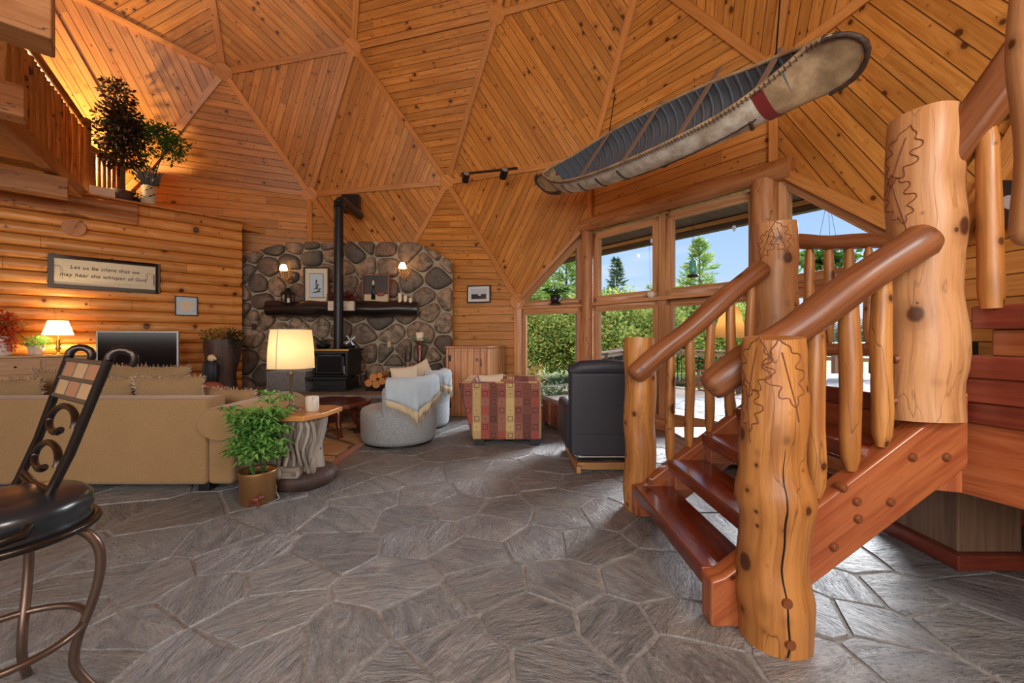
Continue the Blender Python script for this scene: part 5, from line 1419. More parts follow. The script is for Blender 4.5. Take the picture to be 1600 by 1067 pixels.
m_ = MB(); m_.leaves((cx_+.24, cy_-.08, zt_+.05), (.11, .12, .12), 140, .07, 13, .2, .5); m_.leaves((cx_-.24, cy_, zt_+.06), (.12, .1, .09), 100, .06, 14, .2, .4); m_.build('green_leaves', M['leaf_dark'], t)

# things on the mantel
def picture_on(px0, py0, px1, py1, Y, label, fm, inner):
    a, b = at(px0, py0, Y), at(px1, py1, Y); c = (a+b)/2; w_, h_ = b.x-a.x, a.z-b.z
    c.z = MZ+h_/2-.012
    return frame('framed_picture', label, 'picture', c, V3((1, 0, 0)), V3((0, -1, 0)), w_, h_, .03, .03, fm, inner(w_, h_)), c
t, c = picture_on(475, 415, 515, 473, 7.80, 'framed drawing with cream mat standing on the mantel left of the pipe', 'dark_frame', lambda w_, h_: [('mat_board', w_-.05, h_-.05, 0, 0, 'paper', .012), ('print_border', w_*.55, h_*.66, 0, .0, 'label_dark', .016), ('print', w_*.52, h_*.63, 0, .0, 'pale_blue', .020)])
yf = c.y-.026
m_ = MB()
for (x, z, l_, a_) in ((0, .03, .16, 1.5), (.02, -.02, .10, 1.1), (-.01, -.06, .09, .3), (.05, -.08, .08, .6), (.02, -.12, .12, .2), (-.04, -.13, .10, .1)): m_.tube([(c.x+x-math.cos(a_)*l_/2, yf, c.z+z-math.sin(a_)*l_/2), (c.x+x+math.cos(a_)*l_/2, yf, c.z+z+math.sin(a_)*l_/2)], [.004, .014], n=5)
m_.build('ink_strokes', M['label_dark'], t)
t, c = picture_on(567, 424, 609, 471, 7.80, 'brown framed dark still life with bottle on the mantel right of the pipe', 'red_frame', lambda w_, h_: [('canvas', w_-.05, h_-.05, 0, 0, 'dark_frame', .014), ('painted_table', w_-.06, h_*.26, 0, -h_*.30, 'tan_throw', .017)])
yf = c.y-.026
m_ = MB(); m_.lathe([(.001, 0), (.04, 0), (.04, .16), (.018, .2), (.014, .28), (.001, .28)], (c.x-.05, yf-.0, c.z-.2), n=12, sy=.1); m_.build('painted_bottle', M['black'], t)
m_ = MB(); m_.ball((c.x+.09, yf, c.z-.09), (.09, .004, .05)); m_.build('painted_fruit', M['figurine'], t)
m_ = MB(); m_.ball((c.x-.05, yf, c.z+.12), (.022, .004, .05)); m_.build('painted_flower', M['cream'], t)
# lantern
p = at(450, 473, 7.72); p.z = MZ-.012
t = thing('lantern', p, 'dark metal candle lantern at the left of the mantel below the sconce', 'lantern')
MB().boxb(p+V3((-.10, -.07, 0)), p+V3((.10, .07, .02))).build('lantern_base', M['black_metal'], t)
for sx_ in (-1, 0, 1):
    for sy_ in (-1, 1): MB().boxb(p+V3((sx_*.09-.007, sy_*.06-.007, .02)), p+V3((sx_*.09+.007, sy_*.06+.007, .19))).build('corner_bar', M['black_metal'], t)
m_ = MB(); m_.lathe([(.14, .19), (.07, .24), (.05, .25), (.05, .29), (.02, .30), (.001, .31)], p, n=4, rot=PI/4); m_.build('lantern_roof', M['black_metal'], t)
m_ = MB(); m_.tube([p+V3((.03*math.cos(a), 0, .33+.03*math.sin(a))) for a in [2*PI*k/12 for k in range(12)]], .004, n=5, closed=True); m_.build('ring', M['black_metal'], t)
m_ = MB(); m_.lathe([(.035, .02), (.035, .11), (.001, .11)], p, n=14); m_.build('candle', M['candle'], t)
# birch pot of dried flowers behind the pipe
p = at(534, 489, 7.70); p.z = MZ-.10
for i, (pxx, lab) in enumerate(((523, 'birch bark box of rust dried flowers on the mantel just left of the pipe'), (545, 'birch bark box of rust dried flowers on the mantel just right of the pipe'))):
    p = at(pxx, 489, 7.62); p.z = MZ-.13
    t = thing('dried_flower_box', p, lab, 'flowers')
    MB().boxb(p+V3((-.11, -.05, -.02)), p+V3((.11, .04, .16))).build('box', M['birch_pot'], t, bevel=.008)
    MB().leaves(p+V3((0, 0, .24)), (.16, .1, .12), 420, .04, 30+i, .1, .5).build('flowers', M['leaf_rust'], t)
for (pxx, top, w_, lab) in ((625, 458, .036, 'tallest of the three white pillar candles at the right of the mantel'), (633.5, 461.5, .034, 'middle white pillar candle of three on the mantel'), (641.5, 465.5, .034, 'shortest white pillar candle at the right end of the mantel')):
    p = at(pxx, 473, 7.74); p.z = MZ-.012; h_ = at(0, top, 7.74).z-p.z
    t = thing('pillar_candle', p, lab, 'candle', 'white pillar candles on the mantel')
    m_ = MB(); m_.lathe([(w_, 0), (w_, h_-.006), (w_-.006, h_), (.001, h_-.004)], p, n=18); m_.build('wax', M['candle'], t)
    m_ = MB(); m_.tube([p+vup*(h_-.004), p+vup*(h_+.012)], .002, n=5); m_.build('wick', M['black'], t)
# sconces with antlers
for (pxx, pyy, lab) in ((443, 418, 'lit antler wall sconce on the stones above the lantern'), (629, 415, 'lit antler wall sconce on the stones above the pillar candles')):
    c = at(pxx, pyy, 7.80); t = thing('wall_sconce', (c.x, FY-.03, c.z-.2), lab, 'wall lamp', 'antler sconces on the stone wall')
    m_ = MB(); m_.lathe([(.075, -.05), (.065, -.01), (.05, .03), (.028, .06)], c, n=20); m_.build('lamp_shade', M['shade_warm'], t)
    m_ = MB(); m_.lathe([(.04, -.09), (.045, -.075), (.012, -.06), (.012, -.03)], c, n=14); m_.build('cup', M['brass'], t)
    m_ = MB(); m_.tube([c+V3((0, 0, -.08)), c+V3((-.0, .0, -.16)), c+V3((.02, .05, -.24)), c+V3((.02, .14, -.27)), V3((c.x+.02, FY-.02, c.z-.24))], [.014, .018, .022, .022, .03], n=10)
    m_.build('antler', M['antler'], t)
    for dx, hh in ((.10, .12), (.14, .06), (-.07, .0)):
        m_ = MB(); m_.tube([c+V3((.01, .06, -.24)), c+V3((dx*.7, .04, -.18)), c+V3((dx, .03, -.08)), c+V3((dx*.8, .03, hh))], [.016, .014, .010, .003], n=8); m_.build('antler_tine', M['antler'], t)
    light('sconce_bulb', 'POINT', c+V3((0, 0.02, .0)), 24, (1, .70, .36), shadow_soft_size=.03)
# hearth things
p = at(448, 612, 6.95); p.z = HZ
t = thing('wicker_basket', p, 'rectangular grey woven lidded basket on the hearth left of the stove', 'basket')
m_ = MB(); w_, d_, h_ = .66, .42, .30
for i in range(10):
    for j in range(20):
        x = p.x-w_/2+(j+.5)*w_/20; z = HZ+.02+(i+.5)*h_/10.5
        m_.box((x, p.y-.015-(.008 if (i+j) % 2 else 0), z), (w_/20*.96, .018, h_/11))
m_.boxb((p.x-w_/2, p.y-.01, HZ), (p.x+w_/2, p.y+d_, HZ+h_)); m_.build('woven_body', M['weave'], t)
MB().boxb((p.x-w_/2-.01, p.y-.03, HZ+h_), (p.x+w_/2+.01, p.y+d_+.01, HZ+h_+.04)).build('lid', M['weave'], t, bevel=.01)
# stove-top items
st_z = at(0, 545, 6.95).z
for (pxx, lab) in ((505, 'black iron pot with dark greenery on the stove left of the pipe'), (544, 'low black iron pan on the stove right of the pipe')):
    p = at(pxx, 540, 7.16 if pxx < 520 else 7.1); p.z = st_z
    t = thing('iron_pot', p, lab, 'pot')
    m_ = MB(); m_.lathe([(.08, 0), (.11, .03), (.125, .075), (.118, .075), (.09, .03), (.001, .02)], p, n=22); m_.build('bowl', M['black_metal'], t)
    m_ = MB(); m_.tube([p+V3((.12*math.cos(a), 0, .075+.07*math.sin(a))) for a in [PI*k/10 for k in range(11)]], .005, n=6); m_.build('bail_handle', M['black_metal'], t)
    if pxx < 520: MB().leaves(p+vup*.12, (.10, .08, .07), 160, .05, 44, .1, .3).build('foliage', M['leaf_dark'], t)
p = at(548, 545, 7.02); p.z = st_z
t = thing('stove_fan', p, 'small pale blue four-bladed stove fan on the right of the stove top', 'fan')
MB().boxb(p+V3((-.05, -.03, 0)), p+V3((.05, .03, .015))).build('fan_foot', M['black_metal'], t)
m_ = MB(); m_.tube([p+vup*.01, p+vup*.14], .01, n=8); m_.build('fan_stem', M['black_metal'], t)
for k in range(4):
    a = .65+k*PI/2; d = V3((math.cos(a), 0, math.sin(a))); s_ = V3((-math.sin(a), .35, math.cos(a))); c = p+V3((0, -.02, .145)); m_ = MB()
    m_.prism([c+d*.012-s_*.012, c+d*.10-s_*.018, c+d*.105+s_*.014, c+d*.012+s_*.012], (0, .003, 0)); m_.build('fan_blade', M['pale_blue'], t)
# log cradle with split logs, fire tools
p = V3((at(592, 0, 7.2).x, 7.15, HZ))
t = thing('log_cradle', p, 'dark curved metal log cradle on the hearth right of the stove', 'log holder')
for dy in (-.14, .14):
    m_ = MB(); m_.tube([p+V3((.26*math.cos(a), dy, .27+.25*math.sin(a))) for a in [PI*(.92+1.16*k/16) for k in range(17)]], .014, n=8); m_.build('hoop', M['black_metal'], t)
m_ = MB(); rows = [[p+V3((.25*math.cos(a), dy, .27+.24*math.sin(a))) for dy in (-.14, .14)] for a in [PI*(1+k/14) for k in range(15)]]; m_.grid(rows); m_.build('leather_sling', M['brown_trunk'], t, solid=.01)
for sx_ in (-1, 1): m_ = MB(); m_.tube([p+V3((sx_*.06, -.15, .05)), p+V3((sx_*.16, -.16, 0))], .014, n=8); m_.build('foot', M['black_metal'], t)
G_L = 'split logs in the cradle'
for i, (dx, dz, r_) in enumerate(((-.10, .14, .065), (.03, .12, .07), (.13, .17, .06), (-.02, .24, .065), (.09, .27, .05))):
    q = p+V3((dx, 0, dz)); t = thing('firewood_log', q-vup*r_, 'split firewood log lying in the dark cradle on the hearth', 'firewood', G_L)
    m_ = MB(); m_.tube([q+V3((0, -.19, 0)), q+V3((0, .19, 0))], r_, n=9, sm=False); m_.build('log_wood', M['table_top'], t)
p = V3((at(632, 0, 7.35).x, 7.45, HZ))
t = thing('fireplace_tools', p, 'black iron fireplace tool stand by the stones behind the chairs', 'fire tools')
m_ = MB(); m_.lathe([(.11, 0), (.11, .015), (.02, .03), (.001, .03)], p, n=20); m_.build('stand_base', M['black_metal'], t)
m_ = MB(); m_.tube([p+vup*.02, p+vup*.70], .009, n=8); m_.tube([p+V3((.03*math.cos(a), 0, .72+.03*math.sin(a))) for a in [2*PI*k/10 for k in range(10)]], .006, n=6, closed=True); m_.build('stand_pole', M['black_metal'], t)
for k, (dx, dy) in enumerate(((-.07, 0), (.07, 0), (0, -.07))):
    m_ = MB(); m_.tube([p+V3((dx, dy, .64)), p+V3((dx*1.1, dy*1.1, .12)), p+V3((dx*1.3, dy*1.3, .06))], [.006, .006, .02], n=7); m_.build('poker', M['black_metal'], t)
# electrical outlet on the stones
c = at(608, 538, FY-.10); m_ = MB(); m_.boxb(c+V3((-.035, 0, -.06)), c+V3((.035, .02, .06))); m_.build('outlet_plate', M['tan_throw'], None, label='cream outlet plate set in the stones above the log cradle', cat='outlet', bevel=.004)
c = at(396, 510, FY-.10); m_ = MB(); m_.boxb(c+V3((-.035, 0, -.06)), c+V3((.035, .02, .06))); m_.build('outlet_plate', M['dark_frame'], None, label='dark switch plate set in the stones left of the lamp shade', cat='outlet', bevel=.004)
# turned candle stand with pillar candle and greens
p = V3((at(656, 0, 7.45).x, 7.45, HZ)); zc = at(0, 532, 7.45).z
t = thing('candle_stand', p, 'tall dark turned wooden candle stand with pale greens at its top, right on the hearth', 'candle holder')
hh = zc-HZ; m_ = MB(); m_.lathe([(.13, 0), (.13, .03), (.05, .06), (.035, .10), (.055, .16), (.035, .22), (.065, .30), (.035, .38), (.03, .42), (.06, .48), (.035, .54), (.06, hh-.12), (.04, hh-.08), (.09, hh-.02), (.09, hh)], p, n=24); m_.build('turned_column', M['burl'], t)
MB().leaves(p+vup*(hh+.01), (.19, .13, .05), 300, .05, 61, .3, .3).build('greens', M['leaf_white'], t)
t = thing('pillar_candle', p+vup*hh, 'thick cream pillar candle on the tall turned stand', 'candle')
m_ = MB(); m_.lathe([(.072, 0), (.072, .145), (.064, .15), (.001, .145)], p+vup*hh, n=20); m_.build('wax', M['candle'], t)
m_ = MB(); m_.tube([p+vup*(hh+.145), p+vup*(hh+.16)], .002, n=5); m_.build('wick', M['black'], t)
for (pxx, Y_, r_, lab) in ((640, 7.2, .1, 'terracotta pot on the hearth beside the turned candle stand'),):
    p = V3((at(pxx, 0, Y_).x, Y_, HZ)); t = thing('terracotta_pot', p, lab, 'pot'); m_ = MB(); m_.lathe([(.08, 0), (.11, .18), (.125, .18), (.125, .21), (.10, .21), (.001, .17)], p, n=20); m_.build('pot_body', M['terracotta'], t)
p = V3((-1.75, 7.0, HZ))
t = thing('hearth_greenery', p, 'leafy green garland behind the barrel chairs on the hearth', 'plant')
m_ = MB(); m_.lathe([(.1, 0), (.13, .12), (.12, .12), (.001, .1)], p, n=16); m_.build('pot', M['black'], t); MB().leaves(p+vup*.2, (.34, .18, .14), 620, .06, 71, .1, .35).build('foliage', M['leaf_mid'], t)
# picture on the back wall
c = at(748.5, 459.5, 8.1); fr = uvec(H_-X_); fr.z = 0; fr.normalize(); fn = V3((fr.y, -fr.x, 0))
c = hit(748.5, 459.5, X_+fn*.02, fn)
w_ = 39/FPX*8.2; h_ = 27/FPX*8.15
t = frame('framed_picture', 'small black framed picture with white mat on the pine wall above the cabinet', 'picture', c, fr, fn, w_, h_, .022, .025, 'black', [('mat_board', w_-.03, h_-.03, 0, 0, 'white', .010), ('print', w_*.66, h_*.62, 0, 0, 'pale_blue', .015), ('painted_hill', w_*.62, h_*.28, 0, -.05, 'leather', .019)])
m_ = MB(); m_.ball(c+fn*.024+fr*.03, (.05, .004, .04)); m_.build('painted_cloud', M['birch_pot'], t)

# ---------------------------------------------------------------- track light on the ceiling strut
a = at(722, 272, 7.7); b = at(808, 263, 6.9)
t = thing('track_light', (a+b)/2, 'black track light with two spot heads on the ceiling strut left of the canoe', 'track light')
m_ = MB(); m_.bar(a, b, .04, .035); m_.build('track', M['black'], t)
for f in (.08, .78):
    q = a.lerp(b, f)+V3((0, -.03, -.06)); m_ = MB(); m_.tube([q+V3((0, .03, .06)), q+V3((0, .01, .03))], .012, n=8); s_ = m_.build('bracket', M['black'], t)
    m_ = MB(); m_.tube([q+V3((-.02, .06, -.07)), q+V3((.02, -.07, .02))], .066, n=18); m_.build('spot_head', M['black'], t)
    m_ = MB(); d = uvec((.04, -.13, .09)); m_.tube([q+V3((.02, -.07, .02)), q+V3((.02, -.07, .02))+d*.004], .052, n=18); m_.build('lens', M['silver'], t)
# ---------------------------------------------------------------- birch bark canoe hung under the ceiling
Ca = V3((.36, 6.15, 3.72)); Cb = V3((2.27, 2.64, 3.33)); Cx = uvec(Cb-Ca); CLn = (Cb-Ca).length
hx = uvec(V3((Cx.x, Cx.y, 0))); side = V3((-hx.y, hx.x, 0))      # away from the camera is +?
if side.dot(V3((-1, -1, 0))) < 0: side = -side                    # toward the room
roll = math.radians(56)
Cu = vup*math.cos(roll)+side*math.sin(roll); Cu = uvec(Cu-Cx*Cu.dot(Cx)); Cs = Cx.cross(Cu)
if Cs.dot(vup) < 0: Cs = -Cs                                       # beam direction, positive = far upper gunwale
Bm, Dp = .80, .33
def csec(u):   # u -1..1 along the hull
    au = abs(u)
    half = .004+Bm/2*max(0, 1-(au/.85)**2.3)**.8
    sheer = .15*max(0, au-.55)**1.6/.45**1.6
    e_ = 1-math.sqrt(max(0, 1-(max(0, au-.84)/.16)**2)); hh_ = (Dp+sheer)/2
    keel = e_*hh_; sheer -= e_*hh_
    return half, sheer, keel
def cpt(u, v, off=0):  # v -1..1 across the girth
    half, sheer, keel = csec(u)
    a = v*PI/2
    w_ = math.copysign(abs(math.sin(a))**.8, a)*half; d = (Dp+sheer)-(Dp+sheer-keel)*(abs(math.cos(a))**.62)
    c = Ca+Cx*(u+1)/2*CLn
    return c+Cs*(w_*(1-off/.4))+Cu*(d-Dp+ (off if abs(v) < .8 else 0))
t = thing('canoe', Ca.lerp(Cb, .5), 'weathered birch bark canoe hanging tilted under the wooden ceiling above the windows', 'canoe')
NU, NV = 56, 18
us = [-1+2*i/NU for i in range(NU+1)]; vs = [-1+2*j/NV for j in range(NV+1)]
def shell(u0, u1, off, name, mat, flip=False):
    m_ = MB(); rows = [[cpt(u, v, off)+Cu*0+V3([.004*noise.noise(V3((u*9, v*5, k))) for k in range(3)]) for v in vs] for u in us if u0-1e-6 <= u <= u1+1e-6]
    m_.grid(rows); return m_.build(name, M[mat], t, merge=True)
shell(-1, -.785, 0, 'tan_bow_bark', 'birch_tan'); shell(-.7857, .679, 0, 'bark_hull', 'birch'); shell(.6785, 1, 0, 'tan_stern_bark', 'birch_tan')
m_ = MB(); rows = [[cpt(u, v, .018) for v in vs] for u in us if abs(u) < .80]; m_.grid(rows); m_.build('inner_planking', M['birch_in'], t, merge=True)
for i in range(30):
    u = -.78+i*1.56/29; m_ = MB(); m_.tube([cpt(u, v, .026) for v in vs], [.016]*len(vs), n=6, squash=.4); m_.build('rib', M['thwart'] if 0 else M['birch_in'], t)
for s_ in (-1, 1):
    m_ = MB(); m_.tube([cpt(u, s_, 0)+Cu*.0 for u in us if abs(u) < .97], .017, n=8); m_.build('gunwale', M['birch_tan'], t)
    m_ = MB()      # root lashing along the rail
    for i in range(120):
        u = -.94+i*1.88/119; p = cpt(u, s_, 0); m_.tube([p+Cu*.012+Cs*s_*.016, p-Cu*.028+Cs*s_*.016], .005, n=4)
    m_.build('lashing', M['pitch'] if s_ > 0 else M['brown_trunk'], t)
# pitched seams on the hull outside
def seam(u0, v0, u1, v1, r_=.008, n=14, wob=.01):
    m_ = MB(); m_.tube([cpt(u0+(u1-u0)*i/n, v0+(v1-v0)*i/n+wob*math.sin(i*2.3), 0)+((cpt(u0+(u1-u0)*i/n, v0+(v1-v0)*i/n, 0)-cpt(u0+(u1-u0)*i/n, v0+(v1-v0)*i/n, .01)).normalized()*.003 if 1 else 0) for i in range(n+1)], r_, n=6); m_.build('pitch_seam', M['pitch'], t)
ns = -1
seam(-.1, .42*ns, .66, .70*ns, .008, 40); seam(.64, .72*ns, .60, .2*ns, .016); seam(.46, .1*ns, .40, -.05*ns, .02, 6); seam(.2, .5*ns, .18, .2*ns, .02, 8); seam(-.2, .95*ns, -.22, .5*ns, .012, 8); seam(-.38, .95*ns, -.4, .5*ns, .010, 8)
seam(-.02, .95*ns, -.03, .5*ns, .012, 8); seam(-.6, .95*ns, -.6, .5*ns, .008, 8); seam(-.97, .3*ns, -.80, .45*ns, .012, 8)
for s_, nm in ((1, 1), (-1, 1)):
    m_ = MB(); P = [cpt(s_*x, v, 0)+Cx*s_*.010 for x, v in ((.90, -1), (.94, -1), (.97, -1), (.99, -1), (.999, -1), (.999, 0), (.99, 0), (.97, 0), (.94, 0), (.90, 0), (.86, 0))]; m_.tube(P, .020, n=8, wob=.5); m_.build('stem_binding', M['pitch'], t)
for (u, w_) in ((.70, .020), (-.80, .010)):
    m_ = MB(); rows = [[cpt(u+d, v, -.004) for v in [-1+2*j/20 for j in range(21)]] for d in (-w_, w_)]; m_.grid(rows); m_.build('red_strap', M['red_ribbon'], t)
for u in (-.80, -.32, .05, .38, .71):      # thwarts
    a = cpt(u, -1); b = cpt(u, 1); m_ = MB(); m_.bar(a-(b-a)*.03, b+(b-a)*(.30 if u in (.71, .38) else .10), .045, .02, Cu); m_.build('thwart', M['thwart'], t)
q = cpt(.44, 1)+(cpt(.44, 1)-cpt(.44, -1))*.3
for u in (-.32, .71):
    q = cpt(u, 1); m_ = MB(); m_.tube([q, q+V3((.10, .10, .55))], .006, n=6); m_.build('hanging_wire', M['black_metal'], t)

# ---------------------------------------------------------------- wrought iron bar stool in the left foreground
scx, scy, szz = -1.80, 1.43, .735
t = thing('bar_stool', (scx, scy, 0), 'wrought iron bar stool with dark leather seat and tiled scrollwork back', 'bar stool')
m_ = MB(); m_.lathe([(.20, -.10), (.222, -.085), (.225, -.05), (.215, -.035), (.228, -.02), (.225, .02), (.20, .045), (.12, .055), (.001, .058)], (scx, scy, szz), n=40); m_.build('seat', M['leather'], t)
m_ = MB(); m_.tube([(scx+.235*math.cos(2*PI*k/40), scy+.235*math.sin(2*PI*k/40), szz-.075) for k in range(40)], .016, n=8, closed=True); m_.build('seat_ring', M['stool_metal'], t)
# back posts: through measured points
Nt, Nb = at(170, 562, 1.47), at(72, 782, 1.46); Ft, Fb_ = at(108, 556, 1.73), at(30, 748, 1.74)
def flat(m_, P, w_=.030, d_=.016): m_.tube(P, w_/2, n=8, squash=1)
bdir = uvec(Nt-Nb); out = uvec(V3((.48, .25, 0)))
def curl(top, dirv):
    P = []
    for k in range(9):
        a = PI-k*PI*1.25/8; P.append(top+out*(.036+.036*math.cos(a))+vup*(.036*math.sin(a)))
    return P
for (T_, B2, nm) in ((Nt, Nb, 'near'), (Ft, Fb_, 'far')):
    m_ = MB(); m_.tube([B2+V3((-.03, -.02, -.08)), B2, B2.lerp(T_, .33)+out*.008, B2.lerp(T_, .66)+out*.004, T_], .015, n=8); m_.tube([T_]+curl(T_, 0), [.015]*7+[.015, .014, .010], n=10); m_.build('back_post', M['stool_metal'], t)
L2 = lambda u, h_: Fb_.lerp(Ft, h_).lerp(Nb.lerp(Nt, h_), u)
# tile panel
bn = uvec((Nt-Ft).cross(Nt-Nb))
m_ = MB()
for i in range(4): m_.tube([L2(.04+.92*i/3, .97), L2(.04+.92*i/3, .69)], .006, n=6)
for h_ in (.97, .83, .69): m_.tube([L2(.02, h_), L2(.98, h_)], .010, n=6)
m_.build('tile_frame', M['lamp_metal'], t)
for i in range(3):
    for j in range(2):
        u0, u1 = .06+.92*i/3, .02+.92*(i+1)/3; h0, h1 = .70+.14*j, .82+.14*j
        m_ = MB(); m_.prism([L2(u0, h0)-bn*.004, L2(u1, h0)-bn*.004, L2(u1, h1)-bn*.004, L2(u0, h1)-bn*.004], bn*.008); m_.build('stone_tile', M['stone_tile2'] if (i+j) % 2 else M['stone_tile'], t)
def scroll(u0, h0, su, sh, flipv=1):
    P = []
    for k in range(26):
        a = PI*.0+k*PI*1.75/25; r_ = 1-.62*max(0, (k-8)/17)
        uu = .50-.40*math.cos(a)*r_*-1 if False else .5+.40*math.cos(a)*r_; hh_ = h0+sh*math.sin(a)*r_
        P.append(L2(uu, hh_))
    m_ = MB(); m_.tube(P, [.012]*20+[.013, .014, .015, .015, .014, .010], n=8); m_.build('scroll', M['stool_metal'], t)
scroll(0, .50, .4, .13); scroll(0, .22, .4, .13)
for h_ in (.03, .07): m_ = MB(); m_.tube([L2(0, h_), L2(.5, h_-.02), L2(1, h_)], .010, n=8); m_.build('back_rung', M['stool_metal'], t)
m_ = MB(); m_.tube([Nb+V3((-.0, 0, -.01)), V3((scx+.22, scy-.12, szz-.02)), V3((scx+.12, scy-.215, szz-.05)), V3((scx-.06, scy-.24, szz-.07))], .016, n=8); m_.build('side_arm', M['stool_metal'], t)
for k, a in enumerate((-.95, .55, 2.2, 3.9)):
    c_, s_ = math.cos(a), math.sin(a); m_ = MB(); P = []
    for (r_, z) in ((.13, .64), (.20, .62), (.245, .55), (.25, .45), (.225, .33), (.19, .22), (.18, .12), (.22, .03), (.24, 0.0)): P.append((scx+c_*r_, scy+s_*r_, z))
    m_.tube(smooth(P), .0155, n=10); m_.build('leg', M['stool_leg'], t)
m_ = MB(); m_.tube([(scx+.205*math.cos(2*PI*k/40), scy+.205*math.sin(2*PI*k/40), .27) for k in range(40)], .013, n=8, closed=True); m_.build('foot_ring', M['stool_leg'], t)

# ---------------------------------------------------------------- plants on the ledge
def ledge(px, py, back=.1):
    p = hit(px, py, LW-Ln*back, Ln); p.z = LZ+.034; return p
p = ledge(190, 305, .05)
t = thing('ficus_tree', p, 'tall dark burgundy leaved artificial tree in a basket on the ledge', 'plant')
m_ = MB(); m_.lathe([(.12, 0), (.15, .02), (.16, .16), (.14, .16), (.001, .12)], p, n=18); m_.build('basket', M['brown_trunk'], t)
m_ = MB()
for k in range(3): m_.tube([p+V3((.03*k-.03, .02*math.sin(k), .1)), p+V3((.02*k-.03, .03, .5)), p+V3((-.02+.03*k, 0, 1.0)), p+V3((.06*(k-1), 0, 1.6))], [.016, .014, .012, .006], n=7)
m_.build('trunk', M['bark'], t)
m_ = MB()
for i, (dx, dz, rx, rz, n) in enumerate(((-.05, 1.75, .22, .26, 260), (-.08, 1.40, .34, .28, 520), (-.02, 1.05, .38, .30, 620), (.02, .72, .30, .22, 380), (.12, 1.25, .2, .3, 240), (-.12, 1.98, .10, .12, 60))): m_.leaves(p+V3((dx, -.0, dz)), (rx, .26, rz), n, .085, 80+i, .2, .5, .5)
m_.build('foliage', M['leaf_burg'], t)
m_ = MB(); m_.leaves(p+V3((.02, -.03, 1.1)), (.34, .24, .5), 260, .08, 91, .3, .5, .5); m_.build('green_leaves', M['leaf_dark'], t)
p = ledge(228, 318, .08)
t = thing('ivy_tree', p, 'bright green leafy artificial tree leaning right on the ledge', 'plant')
m_ = MB(); m_.lathe([(.07, 0), (.09, .1), (.08, .1), (.001, .08)], p, n=14); m_.build('pot', M['brown_trunk'], t)
m_ = MB(); m_.tube([p+vup*.05, p+V3((.1, 0, .35)), p+V3((.22, 0, .7)), p+V3((.3, 0, 1.0))], [.012, .010, .008, .005], n=7); m_.tube([p+V3((.12, 0, .4)), p+V3((0, 0, .8)), p+V3((-.02, 0, 1.1))], .007, n=6); m_.build('trunk', M['bark'], t)
m_ = MB()
for i, (dx, dz, rx, rz, n) in enumerate(((.0, 1.28, .24, .16, 300), (.28, 1.22, .28, .20, 460), (.50, 1.02, .22, .20, 320), (.02, .95, .2, .16, 160), (.02, .55, .14, .22, 200), (.42, .85, .2, .12, 120))): m_.leaves(p+V3((dx, 0, dz)), (rx, .24, rz), n, .07, 60+i, .2, .45, .3)
m_.build('foliage', M['leaf_mid'], t)
p = ledge(232, 321, -.03)
t = thing('lavender_vase', p, 'cream vase painted with dark leaves holding grey lavender on the ledge', 'plant')
m_ = MB(); m_.lathe([(.085, 0), (.10, .01), (.105, .15), (.10, .30), (.09, .31), (.085, .29), (.001, .28)], p, n=20); v_ = m_.build('vase', M['cream'], t)
m_ = MB()
for (a, z, L_) in ((0, .10, .07), (.5, .14, .06), (-.4, .2, .06), (.2, .24, .05)):
    an = math.atan2(-1, .75)+a; q = p+V3((math.cos(an)*.104, math.sin(an)*.104, z)); s_ = V3((-math.sin(an), math.cos(an), 0)); m_.face([q, q+s_*L_*.5+vup*.012, q+s_*L_+vup*.04, q+s_*L_*.4+vup*.04])
m_.build('painted_leaves', M['label_dark'], v_)
m_ = MB(); rnd = random.Random(4)
for k in range(150):
    a = rnd.random()*6.28; s_ = rnd.uniform(.02, .22); z = rnd.uniform(.12, .30); q = p+vup*.28; m_.tube([q, q+V3((math.cos(a)*s_, math.sin(a)*s_, z))], [.003, .009], n=4)
m_.build('lavender', M['leaf_blue'], t)
p = ledge(213, 314, .0)
t = thing('small_ledge_plant', p, 'small dark green plant at the foot of the cream vase on the ledge', 'plant')
m_ = MB(); m_.lathe([(.05, 0), (.06, .07), (.001, .06)], p, n=12); m_.build('pot', M['black'], t); MB().leaves(p+vup*.12, (.16, .1, .09), 150, .05, 66, .1, .4).build('foliage', M['leaf_dark'], t)
a = ledge(140, 300, -.02); b = ledge(180, 308, -.02)
m_ = MB(); m_.bar(a+vup*.07, b+vup*.07, .12, .14); m_.build('white_box', M['white'], None, label='long low white box lying on the ledge below the short railing', cat='box', bevel=.005)
# ---------------------------------------------------------------- by the windows
q = hit(868, 473, V3((H_.x, H_.y, 0))+V3((-.06, -.10, 0)), uvec(V3(((Fb-Hb).y, -(Fb-Hb).x, 0))))
q.z = ZR+.03
t = thing('sill_plant', q, 'leafy potted plant on the cross rail of the triangular window', 'plant')
m_ = MB(); m_.lathe([(.10, 0), (.12, .012), (.08, .014), (.10, .16), (.11, .17), (.001, .15)], q, n=18); m_.build('pot', M['black'], t)
m_ = MB(); rnd = random.Random(9)
for k in range(60):
    a = rnd.random()*6.28; L_ = rnd.uniform(.14, .3); d = V3((math.cos(a), math.sin(a)*.6, 0)); P0 = q+vup*.16; m_.leaf(P0, uvec(d*.6+vup*.9), L_*.7, .22, rnd); m_.leaf(P0+d*L_*.4+vup*L_*.5, uvec(d+vup*-.3), L_*.6, .25, rnd)
m_.build('foliage', M['leaf_mid'], t)
